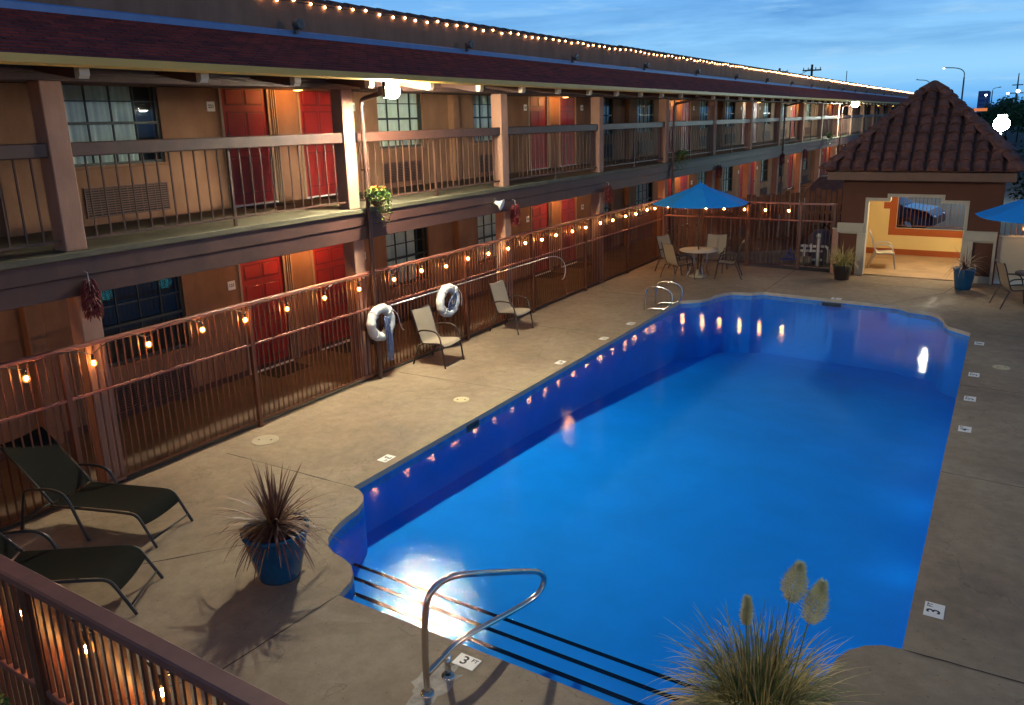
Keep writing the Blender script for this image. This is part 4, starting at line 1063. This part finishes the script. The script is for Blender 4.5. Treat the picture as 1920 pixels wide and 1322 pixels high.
def grassy(label,loc,r0,r1,h,potm,nb_,L,seed,w=.0035):
    t=thing('potted_grass',label,'potted grass',loc); pot(t,r0,r1,h,potm); q=random.Random(seed); b=MB()
    for i in range(nb_):
        b.mi=0 if q.random()<.45 else 1
        a=q.uniform(0,2*PI); rr=r1*.7*math.sqrt(q.random()); el=q.uniform(.85,1.5)
        strap(b,(rr*math.cos(a),rr*math.sin(a),h*.9),a+q.uniform(-.7,.7),el,L*q.uniform(.55,1.1),w,q.uniform(.9,3.4),n=12)
    b.part('blades',[GRASSG,GRASST],t); return t,q
t,q=grassy('large pot of feathery pampas grass with cream plumes at the lower edge',(7.70,-.42,0),.20,.29,.54,mat('pot_brown',(.07,.045,.03),.5),1150,.64,21,.0058)
def plume(b,base,tip,r):
    A=Vector(base); B=Vector(tip); ax=(B-A); L=ax.length; ax.normalize(); u=ax.orthogonal().normalized(); v=ax.cross(u)
    for i in range(2600):
        s_=q.random()**.85; rr=r*math.sin(PI*min(1,(s_*.92+.04)**.75))*q.uniform(.2,1.0); a=q.uniform(0,2*PI)
        o=A+ax*(L*s_)+(u*math.cos(a)+v*math.sin(a))*rr*.75; d=((u*math.cos(a)+v*math.sin(a))*.8+ax*.7+Vector((q.gauss(0,.3),q.gauss(0,.3),q.gauss(0,.3)))).normalized()
        sd=d.cross(Vector((q.uniform(-1,1),q.uniform(-1,1),q.uniform(-1,1)))).normalized()
        l_=q.uniform(.018,.036); P=[o,o+d*l_*.5,o+d*l_+Vector((0,0,-.003))]; st=len(b.v)
        b.v += [tuple(P[0]-sd*.0012),tuple(P[0]+sd*.0012),tuple(P[1]+sd*.0016),tuple(P[2]),tuple(P[1]-sd*.0016)]; b.f.append((st,st+1,st+2,st+3,st+4)); b.m.append(b.mi); b.sm.append(False)
for (bx,by,bz,tx_,ty,tz,r) in ((7.84,-.42,1.36,7.88,-.40,1.60,.085),(7.95,-.40,1.24,8.00,-.36,1.50,.080),(7.60,-.42,1.12,7.60,-.42,1.30,.030)):
    b=MB(); b.tube(smooth_path([(0.0+(bx-7.7)*.3,0.0,.42),((bx-7.7)*.7,(by+.42)*.5,.8),(bx-7.7,by+.42,bz+.05)]),.004,5); s_=b.part('stem',GRASSG,t)
    b=MB(); plume(b,(bx-7.7,by+.42,bz),(tx_-7.7,ty+.42,tz),r); b.part('plume',PLUME,t)
grassy('grassy plant in a dark pot left of the pavilion opening',(5.30,16.32,0),.17,.23,.38,DARKP,420,.62,22,.006)

def leafball(b,c,r,n,s0,s1,q,squash=(1,1,1)):
    for i in range(n):
        while True:
            p=Vector((q.uniform(-1,1),q.uniform(-1,1),q.uniform(-1,1)))
            if p.length<1: break
        p=Vector((p.x*r*squash[0],p.y*r*squash[1],p.z*r*squash[2]))+Vector(c)
        u=Vector((q.gauss(0,1),q.gauss(0,1),q.gauss(0,.6))).normalized(); v=u.cross(Vector((q.gauss(0,1),q.gauss(0,1),q.gauss(0,1)))).normalized(); s_=q.uniform(s0,s1)
        b.mi=0 if q.random()<.7 else 1
        b.quad(p-u*s_,p+v*s_*.45,p+u*s_,p-v*s_*.45)
# hanging flower baskets
def basket(label,y,mode):
    t=thing('hanging_flower_basket',label,'flower basket',(.24,y,2.98),0,'flower baskets hung on the balcony'); q=random.Random(int(y))
    b=MB(); b.lathe([(0,-.14),(.06,-.13),(.12,-.06),(.15,.02),(.14,.02),(.11,-.05)],16); b.tube([(-.28,0,.05),(-.12,0,.02)],.006,5); b.part('pot',DARKW,t)
    b=MB(); leafball(b,(0,0,.05),.23,520,.016,.036,q,(.8,1,.55))
    for k in range(20):
        a=q.uniform(0,2*PI); x,yy=.15*math.cos(a),.19*math.sin(a); L=q.uniform(.15,.36) if k<15 else .5
        for j in range(int(L/.012)):
            z=.03-j*.012; p=(x*1.15+q.uniform(-.025,.025),yy*1.1+q.uniform(-.03,.03),z); b.mi=1 if q.random()<.6 else 0
            u=Vector((q.gauss(0,1),q.gauss(0,1),q.gauss(0,.8))).normalized(); v=u.cross(Vector((0,.3,1))).normalized(); s_=q.uniform(.012,.024); P=Vector(p); b.quad(P-u*s_,P+v*s_*.6,P+u*s_,P-v*s_*.6)
    b.part('foliage',[GREENL,LEAFY],t)
    b=MB(); cols=[mat('petal_orange',(.70,.16,.02),.6,var=.4,vscale=40),mat('petal_yellow',(.75,.50,.03),.6,var=.3,vscale=40),mat('petal_red',(.40,.03,.015),.6,var=.4,vscale=40)]
    for k in range(26 if mode else 8):
        a=q.uniform(0,2*PI); rr=.17*math.sqrt(q.random()); c=Vector((rr*math.cos(a),rr*1.15*math.sin(a),.13+.06*q.random()-.25*rr)); b.mi=(1 if c.y<-.06 else (2 if c.y>.07 else 0)) if mode else 2
        for j in range(14):
            a2=2*PI*j/14+q.uniform(-.1,.1); el=q.uniform(.1,.7); d=Vector((math.cos(a2)*math.cos(el),math.sin(a2)*math.cos(el),math.sin(el))); s2=d.cross(Vector((0,0,1))).normalized()*.008; b.quad(c,c+d*.022+s2,c+d*.036,c+d*.022-s2)
    b.part('flowers',cols,t)
basket('hanging basket of orange and yellow flowers below the first floodlight',4.80,1)
basket('hanging basket of trailing white green leaves at the balcony beyond the second window pair',18.45,0)
basket('far hanging basket with dark red flowers on the distant balcony',40.6,0)
# ristras of chilies
def ristra(label,y,z):
    t=thing('chili_ristra',label,'chili ristra',(.16,y,z),0,'dried chili strings hung below the balcony'); q=random.Random(int(y*7)); b=MB()
    for k in range(170):
        zz=-.03-.40*k/170; a=q.uniform(0,2*PI); r0=.035+.02*math.sin(PI*k/170); r1=.075+.02*math.sin(PI*k/90); d=Vector((math.cos(a),math.sin(a),-.9)).normalized()
        o=Vector((r0*math.cos(a),r0*math.sin(a),zz)); b.tube([o,o+d*.03,o+d*.06+Vector((0,0,-.012)),o+d*.075+Vector((0,0,-.035))],[.006,.009,.007,.001],5)
    b.part('chilies',CHILI,t)
    b=MB(); b.tube([(-.06,0,.05),(0,0,.04),(0,0,-.40)],.005,5); b.part('cord',ROPEW,t)
for lab,y,z in (('dark red chili ristra on the leftmost column under the balcony',.10,2.55),('red chili ristra below the loudspeaker beside the third column',9.02,2.50),('red chili ristra on the fourth column, over the string of bulbs',13.46,2.52),('faraway chili ristra beyond the umbrella, hanging by itself before the dark windows',22.3,2.52),('distant chili ristra left of the far pink column above the board fence',31.1,2.52),('most distant chili ristra, just left of the pavilion roof',35.5,2.52)): ristra(lab,y,z)
t=thing('horn_loudspeaker','white horn loudspeaker mounted on the balcony fascia','loudspeaker',(.10,8.40,2.55),0)
b=MB(); b.lathe([(.02,-.04),(.035,0),(.05,.06),(.11,.13),(.115,.14),(.105,.14),(.04,.05),(0,.03)],20,(0,0,0),'x'); o=b.part('horn',WHITE,t); o.rotation_euler=(0,.35,.25)
b=MB(); b.box(-.04,.0,-.03,.03,-.04,.08,.004); b.part('bracket',CAMG,t)

# tree at the right edge, beyond the low wall
def tree(name,label,loc,h,cr,n,leafs,seed,group=None,trunk=True,sq=(1,1,.8),lf=None):
    t=thing(name,label,'tree',loc,0,group); q=random.Random(seed)
    b=MB(); b.tube([(0,0,-.1),(.05,.02,h*.4),(0,.05,h*.75)],[.05*h*.4,.04*h*.4,.02*h*.4],8)
    for k in range(6):
        a=q.uniform(0,2*PI); b.tube([(0,0,h*.45),(cr*.5*math.cos(a),cr*.5*math.sin(a),h*.7),(cr*.8*math.cos(a),cr*.8*math.sin(a),h*.85)],[.05,.03,.01],6)
    b.part('trunk',BARK,t); b=MB()
    for k in range(n):
        a=q.uniform(0,2*PI); rr=cr*math.sqrt(q.random())*.85; c=(rr*math.cos(a)*sq[0],rr*math.sin(a)*sq[1],h*.75+q.uniform(-.8,.8)*cr*sq[2]*math.sqrt(max(0,1-(rr/cr)**2)))
        leafball(b,c,cr*q.uniform(.16,.32),leafs,(lf or .03*h/3),(lf or .03*h/3)*2,q)
    b.part('crown',[GREEND,GREENL],t); return t
tree('small_tree','dark leafy tree reaching into the frame above the right umbrella',(10.05,18.8,0),3.3,1.5,130,60,31,lf=.035)
# shrub at bottom left corner
Ps=at(8,1312,-3.02); t=thing('leafy_shrub','bright green leafy shrub tip in the bottom left corner','shrub',(Ps.x,-3.12,0)); q=random.Random(4)
b=MB(); b.tube([(0,0,0),(-.03,0,Ps.z-.1)],.015,6); b.part('stem',BARK,t)
b=MB(); leafball(b,(-.05,0,Ps.z-.10),.15,320,.014,.03,q,(1,1,1)); b.part('foliage',[GREENL,LEAFY],t)

# ================================================================== BEYOND THE POOL
DARKG=mat('far_dark_trees',(.018,.028,.022),.95,var=.5,vscale=.6)
def street_lamp(label,px,py,y,arm,lit,grp='street lamps along the road'):
    P=at(px,py,y); h=P.z; t=thing('street_lamp',label,'street lamp',(P.x+arm,y,g),0,grp); b=MB(); sgn=-1 if arm>0 else 1
    a_=abs(arm); r_=h*.007+.03
    b.tube([(0,0,0),(0,0,h-g-a_*.55)],[r_*1.4,r_],8); b.tube(smooth_path([(0,0,h-g-a_*.6),(0,0,h-g-a_*.25),(sgn*a_*.3,0,h-g-.05*a_),(sgn*a_*.95,0,h-g)]),r_*.7,6); b.part('pole',CAMG,t)
    b=MB(); rr=.5*y/170; b.lathe([(0,.12*rr*3),(.5*rr,.05),(.6*rr,0),(0,-.02)],10,(sgn*a_,0,h-g)); b.part('lamp_head',CAMG,t)
    if lit: b=MB(); b.sphere((sgn*a_,0,h-g-.15*rr),rr*lit*.34,12,8); b.part('lamp_bulb',emis('street_glow',(.85,.95,1),9),t)
street_lamp('tall lit street lamp with curved arm above the pavilion roof',1770,127,130,2.7,1.0)
street_lamp('unlit curved street lamp just left of the pavilion peak',1720,150,150,1.9,0)
street_lamp('lit street lamp right of the distant office block',1849,177,260,0,1.3)
street_lamp('square armed unlit lamp post between the office block and the trees',1875,164,200,-1.3,0)
street_lamp('lit lamp above the dark trees close to the right edge',1890,174,260,0,1.3)
street_lamp('bright lamp at the right frame edge in front of the mast',1909,170,200,0,1.8)
t=thing('parking_lamp','glaring white parking lot lamp right of the pavilion roof','parking lamp',(0,0,0)); P=at(1878,232,38)
b=MB(); b.tube([(P.x,38.5,g),(P.x,38.5,P.z+.3)],.05,8); b.part('pole',CAMG,t); b=MB(); b.box(P.x-.2,P.x+.2,38.25,38.5,P.z+.3,P.z+.42,.03); b.part('lamp_head',CAMG,t)
b=MB(); b.sphere((P.x,37.9,P.z),.32,28,20); b.part('lamp',emis('parking_glow',(.80,1.0,.93),900/(4*PI*PI*.10)),t)
def utility_pole(label,px,py,y,w):
    P=at(px,py,y); t=thing('utility_pole',label,'utility pole',(P.x,y,g),0,'wooden utility poles'); b=MB(); b.tube([(0,0,0),(0,0,P.z-g)],.16*y/120,8); b.part('pole',BARK,t)
    b=MB(); b.box(-w,w,-.06,.06,P.z-g-.9,P.z-g-.7); 
    for x in (-w*.9,-w*.4,w*.4,w*.9): b.box(x-.05,x+.05,-.05,.05,P.z-g-.7,P.z-g-.4)
    b.part('crossarm',BARK,t); return P
P1=utility_pole('tall utility pole with crossarm above the lit parapet',1523,121,120,1.3)
P2=utility_pole('shorter utility pole farther left behind the parapet',1462,128,190,1.9)
t=thing('power_line','thin power line between the two utility poles','power line'); b=MB(); A=P1+Vector((0,0,-.5)); B=P2+Vector((0,0,-.5))
b.tube([A.lerp(B,i/10)+Vector((0,0,-1.2*math.sin(PI*i/10))) for i in range(11)],.05,4); b.part('wire',BLACKP,t)
t=thing('radio_mast','tall thin mast with crossbars at the right frame edge','mast'); P=at(1911,137,240); b=MB(); b.tube([(P.x,240,g),(P.x,240,P.z)],[.5,.12],6)
for z,w in ((P.z-3,1.2),(P.z-5,1.5),(P.z-8.5,3)): b.box(P.x-w,P.x+w,239.9,240.1,z,z+.25)
b.part('mast',CAMG,t)
t=thing('thin_antenna','thin antenna behind the lit parapet','antenna'); P=at(1588,133,110); b=MB(); b.tube([(P.x,110,g),(P.x,110,P.z)],.05,5); b.part('antenna',CAMG,t)
# distant block
P=at(1856,170,420); Q=at(1835,170,420); t=thing('office_block','distant dark blue office block on the horizon, its blue lightened for haze','building'); b=MB(); b.box(Q.x,P.x,420,440,g,P.z,.2); b.box(P.x,P.x+3.5,421,438,g,P.z-6); b.part('wall',mat('far_blue_haze',(.10,.15,.34),.9,var=.2,vscale=.2),t)  # haze is put into the wall colour as a lighter blue
b=MB()
for r_ in range(5):
    for c_ in range(7):
        w0=Q.x+.6+c_*(P.x-Q.x-1)/7; b.quad((w0,419.9,P.z-1.6-r_*2.0),(w0+.5,419.9,P.z-1.6-r_*2.0),(w0+.5,419.9,P.z-.8-r_*2.0),(w0,419.9,P.z-.8-r_*2.0))
b.part('window',mat('far_window',(.14,.20,.40),.4),t)
# far tree line as one mass, nearer trees as things
b=MB(); q=random.Random(8)
for i in range(420):
    x=q.uniform(-120,150); y=q.uniform(300,380); r_=q.uniform(2.2,4.2)
    if -18<x<-2: continue
    leafball(b,(x,y,g+r_*.6),r_,16,.7,1.5,q,(1.3,1,.8))
o=b.part('far_trees',[DARKG,DARKG]); o['kind']='stuff'; o['label']='dark treeline along the horizon'; 
for i,(px,y,h,cr,lab) in enumerate(((1893,150,4.9,3.6,'round dark tree below the right hand lamps'),(1915,120,4.8,3.8,'dark tree cut by the right frame edge below the mast'),(1868,190,3.9,3.2,'low dark tree right of the office block'))):
    P=at(px,190,y); tree('roadside_tree',lab,(P.x,y,g),h,cr,70,45,50+i,'dark trees beyond the parking lot',sq=(1,1,.7),lf=.16)
# cars far on the road with lights, and one behind the pavilion window
CARB=mat('car_paint_dark',(.02,.025,.05),.18,metal=.3); CARG=mat('car_glass',(.02,.04,.08),.05,spec=.9); TYRE=mat('tyre',(.012,.012,.012),.9)
def car(label,loc,rot,lights=True,paint=CARB,scale=1,tail=False,on=True):
    t=thing('parked_car',label,'car',loc,rot,'cars beyond the pool'); t.scale=(scale,)*3
    side=[(-2.2,.45),(-2.22,.75),(-2.05,.92),(-1.45,.98),(-.85,1.40),(.45,1.42),(1.15,1.0),(1.95,.88),(2.2,.68),(2.22,.42),(1.7,.28),(-1.8,.28)]
    b=MB(); st=[]
    for y,k in ((-.88,.94),(-.80,1.0),(.80,1.0),(.88,.94)):
        i=len(b.v); b.v += [(x*(.99 if k<1 else 1),y*(1 if z<.95 else .84),z if z<1 or k==1 else z-.03) for x,z in side]; st.append(i)
    n=len(side)
    for a,c in zip(st,st[1:]):
        for j in range(n): b.f.append((a+j,a+(j+1)%n,c+(j+1)%n,c+j)); b.m.append(0); b.sm.append(False)
    b.f.append(tuple(range(st[0],st[0]+n))); b.f.append(tuple(range(st[-1],st[-1]+n))[::-1]); b.m+=[0,0]; b.sm+=[False,False]
    b.part('body',paint,t)
    b=MB(); b.quad((.50,-.62,1.405),(.50,.62,1.405),(1.12,.70,1.03),(1.12,-.70,1.03)); b.quad((-.88,-.62,1.395),(-.88,.62,1.395),(-1.42,.68,1.01),(-1.42,-.68,1.01))
    for s_ in (-1,1): b.quad((-.85,s_*.80,1.34),(.42,s_*.80,1.35),(.95,s_*.86,1.0),(-1.25,s_*.86,1.0))
    b.part('window_glass',CARG,t)
    for x in (-1.35,1.35):
        for y in (-.80,.80):
            b=MB(); b.lathe([(0,-.1),(.28,-.1),(.32,-.06),(.32,.06),(.28,.1),(0,.1)],18,(x,y,.32),'y'); w=b.part('wheel',TYRE,t); b=MB(); b.lathe([(0,.105),(.19,.105),(.19,.09)],12,(x,y,.32),'y'); b.lathe([(0,-.105),(.19,-.105),(.19,-.09)],12,(x,y,.32),'y'); b.part('rim',STEEL,w)
    for y in (-.62,.62):
        b=MB(); b.sphere((2.16,y,.66),.09,8,6,(.5,1.4,.8)); b.part('headlight',emis('headlight_glow',(1,.6,.3),5) if on else mat('headlight_clear',(.7,.75,.8),.1),t)
        b=MB(); b.sphere((-2.18,y,.72),.09,8,6,(.4,1.8,.8)); b.part('taillight',emis('taillight_glow',(1,.08,.04),8) if on else mat('taillight_red',(.3,.01,.01),.2),t)
P=at(1712,402,26.5)
car('dark car parked beyond the barred pavilion window, its bonnet reflecting the sky',(P.x-1.3,26.6,g),-.15,on=False,paint=mat('car_paint_navy',(.012,.022,.06),.10))
for i,(px,y,rot,lab) in enumerate(((1812,95,-PI/2,'far car with headlights on, leftmost of the distant traffic'),(1822,105,PI/2-.1,'far car showing red tail lights in the distant traffic'),(1832,92,-PI/2+.1,'far car with headlights on, rightmost of the distant traffic'),(1817,130,PI/2,'most distant car with red tail lights on the road'))):
    P=at(px,208,y); car(lab,(P.x,y,g),rot,scale=1.0)
# lit shop strip
t=thing('roadside_sign','small lit orange sign far down the road','sign'); P=at(1823,205,110); b=MB(); b.box(P.x-.7,P.x+1.6,110,110.2,P.z-.25,P.z+.1); b.part('sign_panel',emis('sign_glow',(1,.30,.10),.7),t); b=MB(); b.tube([(P.x,110.1,g),(P.x,110.1,P.z-.25)],.06,6); b.part('post',CAMG,t)
# small maroon tiled porch left of the pavilion (part of the far motel entrance)
t=thing('entrance_porch','low dark porch roof poking up behind the board fence left of the pavilion','porch',(3.65,25,0))
b=MB(); b.box(-1.0,1.0,-.6,.9,1.05,1.25); pts=[(-1.2,-.8,1.25),(1.2,-.8,1.25),(1.2,1,1.25),(-1.2,1,1.25)]; top=[(-.7,-.1,1.95),(.9,-.1,1.95),(.9,.5,1.95),(-.7,.5,1.95)]
for i in range(4): b.quad(pts[i],pts[(i+1)%4],top[(i+1)%4],top[i])
b.quad(*top); b.part('roof',CLAYC,t)
for x in (-.9,.9):
    for y in (-.5,.8): b=MB(); b.box(x-.06,x+.06,y-.06,y+.06,g,1.05); b.part('post',DARKW,t)

# wall lamp of the wing behind the camera (its light and handrail shadow show on the near deck)
t=thing('wall_lamp','floodlight on the wing behind the viewer lighting the near deck','wall lamp',(11.2,-5.2,4.3),0)
b=MB(); b.lathe([(0,.10),(.10,.08),(.13,0),(.12,0)],16); b.part('housing',CAMG,t)
point_light('lamp',t,(0,0,-.10),100,(1,.80,.66),.12)
t=thing('lot_lamp','tall parking lot lamp standing off to the right of the pool yard','parking lamp',(33,9,0))
b=MB(); b.tube([(0,0,g),(0,0,6.6)],.07,8); b.tube([(0,0,6.55),(-.6,0,6.7)],.04,6); b.part('pole',CAMG,t); b=MB(); b.box(-1.0,-.5,-.18,.18,6.66,6.78,.03); b.part('lamp_head',CAMG,t)
point_light('lamp',t,(-.75,0,6.55),3300,(1,.76,.60),.18)
sling_chair('light metal chair just inside the lit pavilion beside the left trim',(5.95,18.35,.03),0.15,None,mat('sling_pale',(.6,.5,.3),.8),ALU)
print('objects', len(COL.objects))
